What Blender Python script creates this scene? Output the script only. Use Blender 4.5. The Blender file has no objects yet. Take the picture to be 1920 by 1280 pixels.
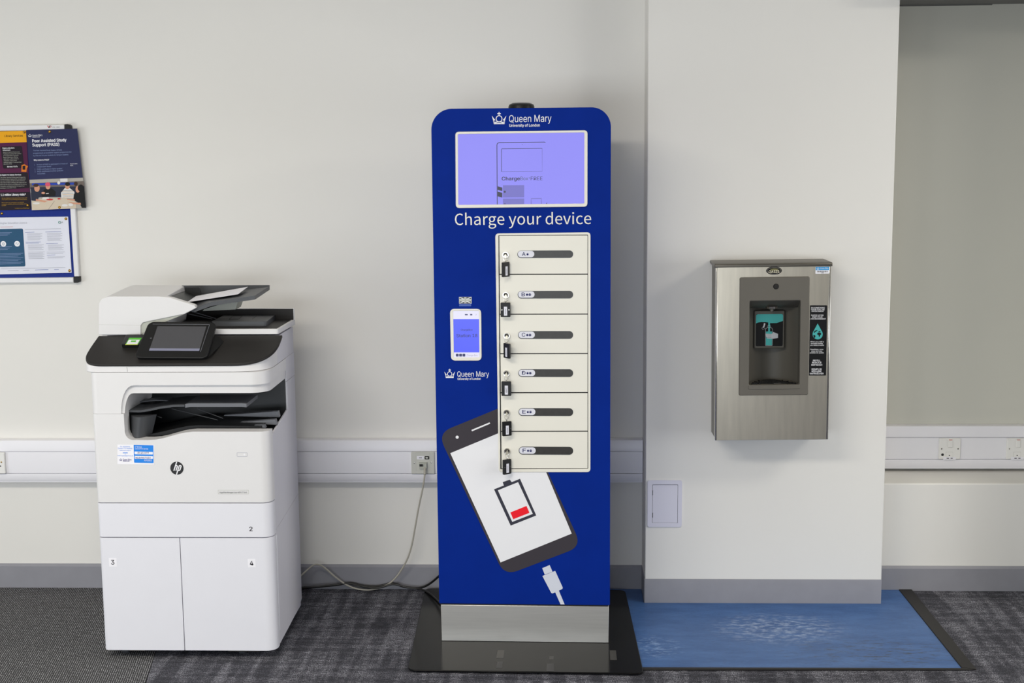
import bpy, math, random
from mathutils import Vector, Matrix
from mathutils.geometry import tessellate_polygon
random.seed(7)
S = bpy.context.scene
COL = S.collection

# ------------------------------------------------------------------ camera
F_PX, PITCH, YAW, ROLL, CAM_D, CAM_H = 2450.0, .1397, .0363, -.0085, 4.7822, 1.62
cy, sy = math.cos(YAW), math.sin(YAW); cp, sp = math.cos(PITCH), math.sin(PITCH); cr, sr = math.cos(ROLL), math.sin(ROLL)
_R = Vector((cy, sy, 0)); _F = Vector((-sy, cy, 0)); _U = Vector((0, 0, 1))
CF = _F * cp - _U * sp; _U2 = _U * cp + _F * sp
CR = _R * cr + _U2 * sr; CU = _U2 * cr - _R * sr
CAM = Vector((0, -CAM_D, CAM_H))
cam_data = bpy.data.cameras.new('camera'); cam_data.sensor_width = 36; cam_data.lens = F_PX / 1920 * 36
cam = bpy.data.objects.new('camera', cam_data); COL.objects.link(cam)
cam.matrix_world = Matrix(((CR.x, CU.x, -CF.x, CAM.x), (CR.y, CU.y, -CF.y, CAM.y), (CR.z, CU.z, -CF.z, CAM.z), (0, 0, 0, 1)))
S.camera = cam

# ------------------------------------------------------------------ light
S.view_settings.view_transform = 'Standard'; S.view_settings.look = 'None'
S.view_settings.gamma = 1; S.view_settings.use_curve_mapping = False
S.view_settings.exposure = 0.0
W = bpy.data.worlds.new('sky'); S.world = W; W.use_nodes = True
W.node_tree.nodes['Background'].inputs[0].default_value = (.78, .88, 1, 1)
W.node_tree.nodes['Background'].inputs[1].default_value = .3
def area(name, loc, rot, sx, sz, power, col):
    l = bpy.data.lights.new(name, 'AREA'); l.shape = 'RECTANGLE'; l.size = sx; l.size_y = sz; l.energy = power; l.color = col
    o = bpy.data.objects.new(name, l); COL.objects.link(o); o.location = loc; o.rotation_euler = rot; return o
PI = math.pi
# daylight through the windows of the left wall and of the wall behind the camera, a ceiling panel, and an added alcove lamp
area('ceiling_panel_and_fill', (-1.5, -3.1, 2.74), (0, 0, 0), 2.2, .6, 86, (1, .935, .82))
area('ceiling_panel_and_fill', (3.1, -1.9, 2.74), (0, 0, 0), 1.2, .5, 44, (1, .94, .83))  # added lamp, brightens the alcove from the right
area('window_daylight', (4.43, -2.4, 1.0), (0, PI/2, 0), 1.2, 2.6, 62, (.95, .97, 1))
area('window_daylight', (-.6, -7.4, .75), (PI/2, 0, 0), 2.6, 1.3, 74, (.87, .935, 1))
area('window_daylight', (-2.9, -7.4, .75), (PI/2, 0, 0), 1.8, 1.3, 38, (.87, .935, 1))
area('window_daylight', (-3.93, -2.4, .9), (0, -PI/2, 0), 1.0, 2.2, 32, (.92, .96, 1))

# ------------------------------------------------------------------ helpers
def lin(c): return c / 12.92 if c <= .04045 else ((c + .055) / 1.055) ** 2.4
def C(r, g, b): return (lin(r / 255), lin(g / 255), lin(b / 255), 1)
MATS = {}
def mat(name, col, rough=.5, metal=0, vary=.05, scale=12, bump=0, bscale=200, emit=0, spec=.5, coat=0, stretch=None):
    if name in MATS: return MATS[name]
    m = bpy.data.materials.new(name); m.use_nodes = True; MATS[name] = m
    nt = m.node_tree; N = nt.nodes; L = nt.links; b = N['Principled BSDF']
    b.inputs['Roughness'].default_value = rough; b.inputs['Metallic'].default_value = metal
    b.inputs['Specular IOR Level'].default_value = spec; b.inputs['Coat Weight'].default_value = coat
    tc = N.new('ShaderNodeTexCoord'); src = tc.outputs['Object']
    if stretch:
        mp = N.new('ShaderNodeMapping'); mp.inputs['Scale'].default_value = stretch; L.new(src, mp.inputs[0]); src = mp.outputs[0]
    nz = N.new('ShaderNodeTexNoise'); nz.inputs['Scale'].default_value = scale; nz.inputs['Detail'].default_value = 3
    L.new(src, nz.inputs['Vector'])
    mx = N.new('ShaderNodeMix'); mx.data_type = 'RGBA'
    mx.inputs[6].default_value = [max(0, c * (1 - vary)) for c in col[:3]] + [1]
    mx.inputs[7].default_value = [min(1, c * (1 + vary)) for c in col[:3]] + [1]
    L.new(nz.outputs[0], mx.inputs[0]); L.new(mx.outputs[2], b.inputs['Base Color'])
    if bump:
        n2 = N.new('ShaderNodeTexNoise'); n2.inputs['Scale'].default_value = bscale; L.new(src, n2.inputs['Vector'])
        bp = N.new('ShaderNodeBump'); bp.inputs['Strength'].default_value = bump; bp.inputs['Distance'].default_value = .002
        L.new(n2.outputs[0], bp.inputs['Height']); L.new(bp.outputs[0], b.inputs['Normal'])
    if emit:
        b.inputs['Base Color'].default_value = (.02, .02, .025, 1); nt.links.remove(b.inputs['Base Color'].links[0])
        L.new(mx.outputs[2], b.inputs['Emission Color']); b.inputs['Emission Strength'].default_value = emit
    return m

def ray(px, py):
    return (CF * F_PX + CR * (px - 960) + CU * (640 - py)).normalized()
class Frame:
    """local frame of a thing: origin and turn about z (and tilt in its own plane)"""
    def __init__(s, loc=(0, 0, 0), rz=0, ry=0):
        s.M = Matrix.Translation(loc) @ Matrix.Rotation(rz, 4, 'Z') @ Matrix.Rotation(ry, 4, 'Y'); s.I = s.M.inverted()
    def hit(s, px, py, p0, n):
        o = s.I @ CAM; d = s.I.to_3x3() @ ray(px, py); n = Vector(n)
        return o + d * ((Vector(p0) - o).dot(n) / d.dot(n))
    def m(s, px, py, y=0.0):
        p = s.hit(px, py, (0, y, 0), (0, 1, 0)); return (p.x, p.z)
WORLD = Frame()
def P(px, py, y=0.0): return WORLD.m(px, py, y)
def onfloor(px, py, z=0.0):
    p = WORLD.hit(px, py, (0, 0, z), (0, 0, 1)); return (p.x, p.y)

import os
def _font(name):                      # the lettering faces that ship inside Blender itself
    try: return bpy.data.fonts.load(os.path.join(bpy.utils.resource_path('LOCAL'), 'datafiles', 'fonts', name))
    except Exception: return None
FONTS = {'sans': _font('Inter.woff2'), 'humanist': _font('Noto Sans CJK Regular.woff2')}
_tc = {}
def text_mesh(body, bold=0.0, face='sans'):
    k = (body, bold, face)
    if k not in _tc:
        c = bpy.data.curves.new('t', 'FONT'); c.body = body; c.offset = bold; c.resolution_u = 3
        if FONTS[face]: c.font = FONTS[face]
        o = bpy.data.objects.new('t', c); COL.objects.link(o); bpy.context.view_layer.update()
        me = bpy.data.meshes.new_from_object(o.evaluated_get(bpy.context.evaluated_depsgraph_get()))
        _tc[k] = ([(v.co.x, v.co.y) for v in me.vertices], [tuple(p.vertices) for p in me.polygons])
        bpy.data.meshes.remove(me); bpy.data.objects.remove(o); bpy.data.curves.remove(c)
    return _tc[k]

def rrect(x0, z0, x1, z1, r, n=6):
    """counter-clockwise rounded rectangle; r may be one radius or four (bottom left, bottom right, top right, top left)"""
    rs = [r] * 4 if not isinstance(r, (tuple, list)) else r
    cs = [(x0, z0, 1, 1, PI), (x1, z0, -1, 1, 1.5 * PI), (x1, z1, -1, -1, 0), (x0, z1, 1, -1, .5 * PI)]
    out = []
    for (x, z, a, b, t0), q in zip(cs, rs):
        for i in range(n + 1):
            t = t0 + i / n * PI / 2
            out.append((x + a * q + q * math.cos(t), z + b * q + q * math.sin(t)))
    return out
def ell(cx, cz, rx, rz=None, n=24, a0=0, a1=2 * PI):
    rz = rx if rz is None else rz
    full = abs(a1 - a0 - 2 * PI) < 1e-6
    return [(cx + rx * math.cos(a0 + (a1 - a0) * i / (n if full else n - 1)), cz + rz * math.sin(a0 + (a1 - a0) * i / (n if full else n - 1))) for i in range(n)]
def round_poly(pts, r, n=6):
    """round the corners of a polygon; r one radius or one per corner"""
    out = []; N = len(pts)
    for i, p in enumerate(pts):
        q = r[i] if isinstance(r, (list, tuple)) else r
        p = Vector(p); a = Vector(pts[i - 1]); b = Vector(pts[(i + 1) % N])
        if q <= 0: out.append(tuple(p)); continue
        da = (a - p).normalized(); db = (b - p).normalized()
        for k in range(n + 1):
            t = k / n
            s = p + da * q; e = p + db * q
            out.append(tuple(s * (1 - t) ** 2 + p * 2 * t * (1 - t) + e * t * t))
    return out

class MB:
    def __init__(s): s.v = []; s.f = []; s.fm = []; s.mats = []
    def step(s):                          # printed layers never share one plane
        s.n = getattr(s, 'n', 0) + 1; return s.n * 1.5e-6
    def mi(s, m):
        if m not in s.mats: s.mats.append(m)
        return s.mats.index(m)
    def add(s, vs, fs, m):
        k = len(s.v); i = s.mi(m); s.v += [tuple(v) for v in vs]
        for f in fs: s.f.append(tuple(a + k for a in f)); s.fm.append(i)
        return s
    def box(s, x0, x1, y0, y1, z0, z1, m):
        v = [(x0, y0, z0), (x1, y0, z0), (x1, y1, z0), (x0, y1, z0), (x0, y0, z1), (x1, y0, z1), (x1, y1, z1), (x0, y1, z1)]
        return s.add(v, [(3, 2, 1, 0), (4, 5, 6, 7), (0, 1, 5, 4), (1, 2, 6, 5), (2, 3, 7, 6), (3, 0, 4, 7)], m)
    def extrude(s, loop, off, m):
        """closed solid from a planar loop of 3D points and an offset vector"""
        n = len(loop); L = [Vector(p) for p in loop]; o = Vector(off)
        return s.add(L + [p + o for p in L], [tuple(range(n))[::-1], tuple(range(n, 2 * n))] + [(i, (i + 1) % n, n + (i + 1) % n, n + i) for i in range(n)], m)
    def prism(s, poly, y0, y1, m):        # (x,z) counter-clockwise outline pushed back from y0 to y1
        return s.extrude([(x, y1, z) for x, z in poly], (0, y0 - y1, 0), m)
    def vprism(s, poly, z0, z1, m):       # (x,y) outline raised from z0 to z1
        return s.extrude([(x, y, z0) for x, y in poly], (0, 0, z1 - z0), m)
    def ring(s, A, B, y0, y1, m):         # frame between outer loop A and inner loop B of equal counts, front y0, back y1
        n = len(A)
        v = [(x, y0, z) for x, z in A] + [(x, y0, z) for x, z in B] + [(x, y1, z) for x, z in A] + [(x, y1, z) for x, z in B]
        f = []
        for i in range(n):
            j = (i + 1) % n
            f += [(i, j, n + j, n + i), (2 * n + i, 3 * n + i, 3 * n + j, 2 * n + j), (i, 2 * n + i, 2 * n + j, j), (n + i, n + j, 3 * n + j, 3 * n + i)]
        return s.add(v, f, m)
    def flat(s, poly, y, m):              # printed shape on the plane y
        y -= s.step(); tri = tessellate_polygon([[Vector((x, z, 0)) for x, z in poly]])
        fs = []
        for a, b, c in tri:
            (x0, z0), (x1, z1), (x2, z2) = poly[a], poly[b], poly[c]
            fs.append((a, b, c) if (x1 - x0) * (z2 - z0) - (x2 - x0) * (z1 - z0) > 0 else (a, c, b))
        return s.add([(x, y, z) for x, z in poly], fs, m)
    def stroke(s, pts, w, y, m, closed=False):
        y -= s.step(); pts = [Vector(p) for p in pts]; n = len(pts); A = []
        for i in range(n):
            a = pts[i - 1] if (i or closed) else pts[i]; b = pts[(i + 1) % n] if (i < n - 1 or closed) else pts[i]
            d = (b - a); d = d.normalized() if d.length else Vector((1, 0)); k = Vector((-d.y, d.x)) * w / 2
            A += [pts[i] + k, pts[i] - k]
        fs = [(2 * i + 1, (2 * i + 3) % (2 * n), (2 * i + 2) % (2 * n), 2 * i) for i in range(n if closed else n - 1)]
        return s.add([(p.x, y, p.y) for p in A], fs, m)
    def text(s, body, p0, p1, cap, y, m, bold=0.0, fit=True, face='sans'):
        """lettering from baseline point p0 to baseline point p1 (x,z), cap height cap"""
        vs, fs = text_mesh(body, 0.0, face); ch = max(v[1] for v in text_mesh('H', 0.0, face)[0])
        if not vs: return s
        x0 = min(v[0] for v in vs); x1 = max(v[0] for v in vs)
        d = Vector(p1) - Vector(p0); L = d.length; d.normalize(); k = Vector((-d.y, d.x))
        sz = cap / ch; sx = L / (x1 - x0) if fit else sz
        e = max(0, bold) * sz * .8
        for i, (ea, eb) in enumerate(((0, 0), (e, 0), (-e, 0), (0, e * .6), (0, -e * .6)) if e else ((0, 0),)):
            yy = y - s.step()
            s.add([(p0[0] + d.x * ((a - x0) * sx + ea) + k.x * (b * sz + eb), yy, p0[1] + d.y * ((a - x0) * sx + ea) + k.y * (b * sz + eb)) for a, b in vs], fs, m)
        return s
    def lathe(s, prof, m, axis='z', c=(0, 0, 0), n=28):
        """prof: (radius, height) list"""
        v = []; f = []; k = len(prof)
        for i in range(n):
            t = 2 * PI * i / n
            for r, h in prof:
                p = (r * math.cos(t), r * math.sin(t), h)
                if axis == 'y': p = (p[0], p[2], p[1])
                if axis == 'x': p = (p[2], p[0], p[1])
                v.append((p[0] + c[0], p[1] + c[1], p[2] + c[2]))
        for i in range(n):
            j = (i + 1) % n
            for q in range(k - 1):
                f.append((i * k + q, j * k + q, j * k + q + 1, i * k + q + 1) if axis == 'z' else (i * k + q, i * k + q + 1, j * k + q + 1, j * k + q))
        return s.add(v, f, m)
    def tube(s, pts, r, m, n=8, smooth=0):
        pts = [Vector(p) for p in pts]
        for _ in range(smooth):
            q = [pts[0]]
            for a, b in zip(pts, pts[1:]): q += [a * .75 + b * .25, a * .25 + b * .75]
            pts = q + [pts[-1]]
        v = []; f = []; N = len(pts); prev = None
        for i, p in enumerate(pts):
            d = (pts[min(i + 1, N - 1)] - pts[max(i - 1, 0)]).normalized()
            u = prev - d * prev.dot(d) if prev else d.orthogonal()
            u.normalize(); prev = u; w = d.cross(u)
            for k in range(n):
                t = 2 * PI * k / n; v.append(p + (u * math.cos(t) + w * math.sin(t)) * r)
        for i in range(N - 1):
            for k in range(n):
                f.append((i * n + k, i * n + (k + 1) % n, (i + 1) * n + (k + 1) % n, (i + 1) * n + k))
        f += [tuple(range(n))[::-1], tuple(range((N - 1) * n, N * n))]
        return s.add(v, f, m)
    def build(s, name, parent=None, bevel=0, seg=2, sharp=35, label=None, loc=None):
        me = bpy.data.meshes.new(name)
        o3 = Vector(loc) if loc else Vector()
        me.from_pydata([tuple(Vector(v) - o3) for v in s.v], [], s.f)
        for m in s.mats: me.materials.append(m)
        for p, i in zip(me.polygons, s.fm): p.material_index = i
        me.shade_smooth(); me.set_sharp_from_angle(angle=math.radians(sharp)); me.update()
        o = bpy.data.objects.new(name, me); COL.objects.link(o)
        if loc: o.location = loc
        if parent: o.parent = parent
        if bevel:
            b = o.modifiers.new('bevel', 'BEVEL'); b.width = bevel; b.segments = seg; b.limit_method = 'ANGLE'; b.angle_limit = math.radians(40)
        if label: o['label'] = label
        return o

def thing(name, label, cat, frame=None, loc=None, group=None):
    o = bpy.data.objects.new(name, None); COL.objects.link(o); o.empty_display_size = .05
    if frame: o.matrix_world = frame.M
    elif loc: o.location = loc
    o['label'] = label; o['category'] = cat
    if group: o['group'] = group
    return o
def struct(mb, name, **k):
    o = mb.build(name, **k); o['kind'] = 'structure'; return o

# ------------------------------------------------------------------ materials
WALL = mat('wall_paint', C(228, 226, 221), .6, vary=.02, scale=2.5, bump=.04, bscale=160)
PILL = mat('pillar_paint', C(228, 226, 221), .6, vary=.02, scale=2.5, bump=.04, bscale=160)
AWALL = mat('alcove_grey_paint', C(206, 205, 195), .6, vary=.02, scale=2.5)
DIM = mat('dim_wall', C(120, 118, 112), .7)  # dimness put into the colour of an unseen wall the steel reflects
CEIL = mat('ceiling_white', C(225, 222, 214), .8)
SKIRT = mat('grey_skirting_paint', C(140, 140, 147), .45, vary=.08, scale=20)
TRUNK = mat('white_pvc', C(238, 237, 242), .35, vary=.01)
DARKGAP = mat('shadow_gap', C(40, 40, 40), .8)
KBLUE = mat('kiosk_blue_vinyl', C(5, 40, 134), .6, vary=.10, scale=9, spec=.06)
KWHITE = mat('kiosk_cream_white', C(232, 229, 218), .4, vary=.01)
PRINTW = mat('print_white', C(236, 236, 240), .5, vary=.01, spec=.15)
PRINTGREY = mat('print_dark_grey', C(62, 58, 64), .5, vary=.02, spec=.15)
PRINTNAVY = mat('print_navy', C(30, 34, 92), .5, vary=.02, spec=.15)
PRINTBLACK = mat('print_black', C(24, 24, 26), .5, vary=.02, spec=.15)
RED = mat('print_red', C(240, 32, 46), .5, vary=.02, spec=.15)
STEEL = mat('brushed_steel', C(186, 182, 174), .3, 1, vary=.22, scale=5, stretch=(2, 2, 30), bump=.05, bscale=60)
STEELP = mat('plinth_steel', C(214, 210, 203), .42, 1, vary=.10, scale=6, bump=.004, bscale=50, stretch=(1, 1, 25))
STEEL2 = mat('worn_steel', C(222, 214, 198), .3, 1, vary=.12, scale=5, stretch=(14, 14, 1.2))
STEELD = mat('dark_steel', C(112, 108, 100), .35, 1, vary=.1)
CHROME = mat('chrome', C(215, 212, 205), .15, 1, vary=.03)
BLACKG = mat('black_gloss_base', C(17, 17, 18), .16, vary=.25, scale=8, spec=.12)
BLACK = mat('black_plastic', C(20, 20, 21), .4, vary=.1, spec=.3)
BLACKM = mat('black_textured_plastic', C(38, 36, 35), .5, vary=.08, spec=.25, bump=.12, bscale=900)
GREYP = mat('dark_grey_plastic', C(66, 68, 72), .45, vary=.06)
MIDG = mat('mid_grey_plastic', C(104, 106, 112), .4, vary=.05)
TAUPE = mat('taupe_plastic', C(98, 94, 86), .5, vary=.05, bump=.06, bscale=700)
TAUPED = mat('taupe_plastic_inner', C(84, 81, 74), .5, vary=.05, bump=.06, bscale=700)
PW = mat('printer_white', C(224, 224, 231), .42, vary=.015)
PWB = mat('printer_warm_white', C(221, 220, 221), .42, vary=.015)
PSIDE = mat('printer_side_white', C(214, 213, 220), .5, vary=.015)
LGREY = mat('light_grey_plastic', C(178, 180, 170), .5, vary=.03)
PAPER = mat('paper_white', C(238, 237, 243), .7, vary=.01)
GLASSD = mat('dark_screen_glass', C(72, 72, 76), .22, vary=.06)
NICKEL = mat('nickel', C(176, 168, 150), .3, 1, vary=.06)
BRASS = mat('brass', C(190, 150, 70), .28, 1, vary=.06)
TEAL = mat('print_teal', C(76, 172, 170), .5, vary=.03, spec=.15)
GREEN = mat('print_green', C(92, 190, 60), .5, vary=.03, spec=.15)
PLATEW = mat('socket_white', C(236, 235, 232), .3, vary=.01)
PLATEG = mat('outlet_grey', C(200, 200, 192), .4, vary=.02)
SIGNBLUE = mat('label_blue', C(46, 134, 228), .5, vary=.02, spec=.15)

def floor_mat(kind):
    m = bpy.data.materials.new(kind); m.use_nodes = True; nt = m.node_tree; N = nt.nodes; L = nt.links; b = N['Principled BSDF']
    b.inputs['Roughness'].default_value = .95; b.inputs['Specular IOR Level'].default_value = .15
    tc = N.new('ShaderNodeTexCoord')
    def noise(scale, st, detail=2, rz=0):
        mp = N.new('ShaderNodeMapping'); mp.inputs['Scale'].default_value = st; mp.inputs['Rotation'].default_value = (0, 0, rz)
        L.new(tc.outputs['Object'], mp.inputs[0])
        n = N.new('ShaderNodeTexNoise'); n.inputs['Scale'].default_value = scale; n.inputs['Detail'].default_value = detail
        L.new(mp.outputs[0], n.inputs['Vector']); return n.outputs[0]
    def ramp(src, stops):
        r = N.new('ShaderNodeValToRGB'); L.new(src, r.inputs[0]); e = r.color_ramp.elements
        while len(e) < len(stops): e.new(.5)
        for x, (p, c) in zip(e, stops): x.position = p; x.color = (c, c, c, 1) if isinstance(c, float) else c
        return r.outputs[0]
    def math_(op, a, c):
        q = N.new('ShaderNodeMath'); q.operation = op
        for i, z in enumerate((a, c)):
            if isinstance(z, (int, float)): q.inputs[i].default_value = z
            else: L.new(z, q.inputs[i])
        return q.outputs[0]
    if kind == 'plaid_carpet':
        streak = ramp(noise(1, (34, 420, 1), 3), [(.42, 0.), (.66, 1.)])
        speck = ramp(noise(1, (260, 420, 1), 1), [(.42, 0.), (.66, 1.)])
        band = ramp(noise(1, (26, 2.6, 1), 2), [(.4, .4), (.62, 1.)])
        bandx = ramp(noise(1, (2.5, 34, 1), 2), [(.4, .4), (.62, 1.)])
        k = math_('MULTIPLY', math_('ADD', math_('MULTIPLY', streak, .6), math_('MULTIPLY', speck, .8)), math_('ADD', math_('MULTIPLY', band, .6), math_('MULTIPLY', bandx, .4)))
        col = ramp(k, [(0., C(40, 41, 45)), (.4, C(78, 78, 86)), (1., C(176, 176, 185))])
        h = math_('ADD', streak, speck)
    else:
        wv = N.new('ShaderNodeTexWave'); wv.wave_type = 'BANDS'; wv.bands_direction = 'X'; wv.inputs['Scale'].default_value = 46
        wv.inputs['Distortion'].default_value = .6; wv.inputs['Detail'].default_value = 1
        mp = N.new('ShaderNodeMapping'); mp.inputs['Rotation'].default_value = (0, 0, math.radians(-10)); L.new(tc.outputs['Object'], mp.inputs[0]); L.new(mp.outputs[0], wv.inputs['Vector'])
        bead = ramp(noise(1, (330, 190, 1), 1), [(.38, .15), (.68, 1.)])
        k = math_('MULTIPLY', math_('ADD', math_('MULTIPLY', wv.outputs['Fac'], .75), .12), bead)
        col = ramp(k, [(0., C(20, 20, 21)), (.35, C(98, 98, 100)), (1., C(222, 222, 226))])
        h = wv.outputs['Fac']
    L.new(col, b.inputs['Base Color'])
    bp = N.new('ShaderNodeBump'); bp.inputs['Strength'].default_value = .5; bp.inputs['Distance'].default_value = .003
    L.new(h, bp.inputs['Height']); L.new(bp.outputs[0], b.inputs['Normal'])
    return m
def vinyl_mat():
    m = bpy.data.materials.new('blue_vinyl'); m.use_nodes = True; nt = m.node_tree; N = nt.nodes; L = nt.links; b = N['Principled BSDF']
    b.inputs['Roughness'].default_value = .42
    tc = N.new('ShaderNodeTexCoord')
    def noise(scale, st, detail, lo, hi):
        mp = N.new('ShaderNodeMapping'); mp.inputs['Scale'].default_value = st; L.new(tc.outputs['Object'], mp.inputs[0])
        n = N.new('ShaderNodeTexNoise'); n.inputs['Scale'].default_value = scale; n.inputs['Detail'].default_value = detail; n.inputs['Roughness'].default_value = .65
        L.new(mp.outputs[0], n.inputs['Vector'])
        r = N.new('ShaderNodeMapRange'); r.inputs[1].default_value = lo; r.inputs[2].default_value = hi; L.new(n.outputs[0], r.inputs[0]); return r.outputs[0]
    def mix(f, a, c):
        q = N.new('ShaderNodeMix'); q.data_type = 'RGBA'; L.new(f, q.inputs[0])
        for i, z in ((6, a), (7, c)):
            if isinstance(z, tuple): q.inputs[i].default_value = z
            else: L.new(z, q.inputs[i])
        return q.outputs[2]
    def spot(cx, cy_, rx, ry, dist=.25):
        mp = N.new('ShaderNodeMapping'); mp.inputs['Location'].default_value = (-(cx - .8) / rx, -(cy_ + .3) / ry, 0); mp.inputs['Scale'].default_value = (1 / rx, 1 / ry, 0)
        L.new(tc.outputs['Object'], mp.inputs[0])
        g = N.new('ShaderNodeTexGradient'); g.gradient_type = 'SPHERICAL'; L.new(mp.outputs[0], g.inputs[0])
        r = N.new('ShaderNodeMapRange'); r.inputs[1].default_value = 0; r.inputs[2].default_value = .6; L.new(g.outputs['Fac'], r.inputs[0]); return r.outputs[0]
    def mul(a, c):
        q = N.new('ShaderNodeMath'); q.operation = 'MULTIPLY'; q.use_clamp = True
        for i, z in enumerate((a, c)):
            if isinstance(z, float): q.inputs[i].default_value = z
            else: L.new(z, q.inputs[i])
        return q.outputs[0]
    base = mix(noise(6, (1, 3, 1), 4, .35, .65), C(50, 89, 144), C(66, 106, 162))
    dark = mul(noise(9, (6, 22, 1), 5, .56, .72), .75)
    c1 = mix(dark, base, C(44, 62, 92))
    x0, y0 = onfloor(1460, 1180); x1, y1 = onfloor(1225, 1215); x2, y2 = onfloor(1640, 1225)
    pale = mul(mul(noise(14, (2, 5, 1), 6, .47, .66), spot(x0, y0, .26, .17)), .8)
    c2 = mix(pale, c1, C(170, 186, 212))
    pale2 = mul(mul(noise(14, (2, 5, 1), 6, .5, .68), spot(x1, y1, .12, .12)), .8)
    c3 = mix(pale2, c2, C(150, 180, 220))
    dirt = mul(mul(noise(10, (2, 7, 1), 6, .5, .64), spot(x2, y2, .36, .16)), .8)
    c4 = mix(dirt, c3, C(48, 54, 60))
    L.new(c4, b.inputs['Base Color']); return m

# ------------------------------------------------------------------ the room
PY = -.1635; PXL, PXR = .3101, 1.1664           # pillar front and its two edges
ALC = .225                                        # alcove wall behind the sill
zled = P(1780, 906, 0)[1]; zsof = P(1800, 8.5, ALC)[1]
XR = P(1945, 600, 0)[0]
SK = .0938
XP = P(1927, 1110, ALC)[0]
mb = MB(); mb.box(-4.0, PXL + .02, 0, .25, 0, 2.8, WALL); struct(mb, 'wall_back', loc=(-1.8, 0, 0))
mb = MB(); mb.box(PXL, PXR, PY, .3, 0, 2.8, PILL); struct(mb, 'wall_pillar', bevel=.003, loc=(.74, 0, 0))
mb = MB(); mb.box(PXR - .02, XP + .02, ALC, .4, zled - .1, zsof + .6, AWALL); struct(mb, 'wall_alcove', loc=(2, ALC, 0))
mb = MB(); mb.box(PXR - .02, XP + .02, 0, ALC + .02, 0, zled, WALL); struct(mb, 'trim_1', bevel=.006, seg=3, loc=(2, 0, 0))
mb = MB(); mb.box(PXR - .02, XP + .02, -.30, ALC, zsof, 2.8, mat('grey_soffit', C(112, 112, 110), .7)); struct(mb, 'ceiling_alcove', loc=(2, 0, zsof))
mb = MB(); mb.box(PXR, P(1862, 9, ALC - .02)[0], ALC - .012, ALC + .01, zsof - .004, zsof + .02, mat('grey_grid_edge', C(100, 100, 98), .6)); struct(mb, 'trim_2', loc=(1.5, ALC, zsof))
mb = MB(); mb.box(-4.3, 4.8, -7.6, .2, 2.8, 2.9, CEIL); struct(mb, 'ceiling', loc=(0, -3, 2.8))
mb = MB(); mb.box(XP, XP + .9, -.36, .3, 0, 2.8, PILL); struct(mb, 'wall_shade_pier', bevel=.003, loc=(XP + .4, 0, 0))  # unseen pier added off to the right, deepened to shade the alcove end
# left wall with its window opening, wall behind the camera with its window opening, right wall
mb = MB(); mb.box(-4.3, -4.0, -7.6, -4.35, 0, 2.8, WALL); mb.box(-4.3, -4.0, -1.35, .25, 0, 2.8, WALL); mb.box(-4.3, -4.0, -4.65, -1.35, 0, .78, WALL); mb.box(-4.3, -4.0, -4.65, -1.35, 2.32, 2.8, WALL); struct(mb, 'wall_left', loc=(-4, -3, 0))
mb = MB(); mb.box(-4.3, -3.85, -7.9, -7.5, 0, 2.8, WALL); mb.box(.75, 2.25, -7.9, -7.5, 0, 2.8, WALL); mb.box(2.25, 4.8, -7.9, -7.5, 0, 2.8, DIM); mb.box(-3.85, .75, -7.9, -7.5, 0, .08, WALL); mb.box(-3.85, .75, -7.9, -7.5, 1.42, 2.8, WALL); struct(mb, 'wall_front', loc=(0, -7.5, 0))
mb = MB(); mb.box(4.5, 4.8, -7.6, -4.65, 0, 2.8, WALL); mb.box(4.5, 4.8, -1.35, .25, 0, 2.8, WALL); mb.box(4.5, 4.8, -4.65, -1.35, 0, .45, WALL); mb.box(4.5, 4.8, -4.65, -1.35, 1.6, 2.8, WALL); struct(mb, 'wall_right', loc=(4.5, -3, 0))

PLAID = floor_mat('plaid_carpet'); RIB = floor_mat('ribbed_carpet')
sa = onfloor(292, 1221); sb = onfloor(273.75, 1280)
k = (sa[0] - sb[0]) / (sa[1] - sb[1])
seam = lambda y: sa[0] + k * (y - sa[1])
mb = MB(); mb.vprism([(seam(-7.6), -7.6), (4.8, -7.6), (4.8, 0), (seam(0), 0)], -.1, 0, PLAID); struct(mb, 'floor', loc=(0, -3, 0))
mb = MB(); mb.vprism([(-4.3, -7.6), (seam(-7.6) - .002, -7.6), (seam(0) - .002, 0), (-4.3, 0)], -.1, .001, RIB); struct(mb, 'floor_left', loc=(-2.5, -3, 0))

def skirt(name, x0, x1, y, h, t=.012):
    m_ = MB(); m_.extrude([(x0, y, 0), (x0, y - t, 0), (x0, y - t, h - .008), (x0, y - t * .35, h), (x0, y, h)], (x1 - x0, 0, 0), SKIRT); struct(m_, name, loc=((x0 + x1) / 2, y, 0))
skirt('baseboard_left', -4.0, PXL - .002, 0, SK)
skirt('baseboard_pillar', PXL, PXR, PY, SK, .003)
skirt('baseboard_right', PXR, XP, 0, SK)
mb = MB(); mb.box(PXL - .002, PXL, PY, 0, 0, SK, SKIRT); struct(mb, 'baseboard_pillar_side', loc=(PXL, PY, 0))

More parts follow.
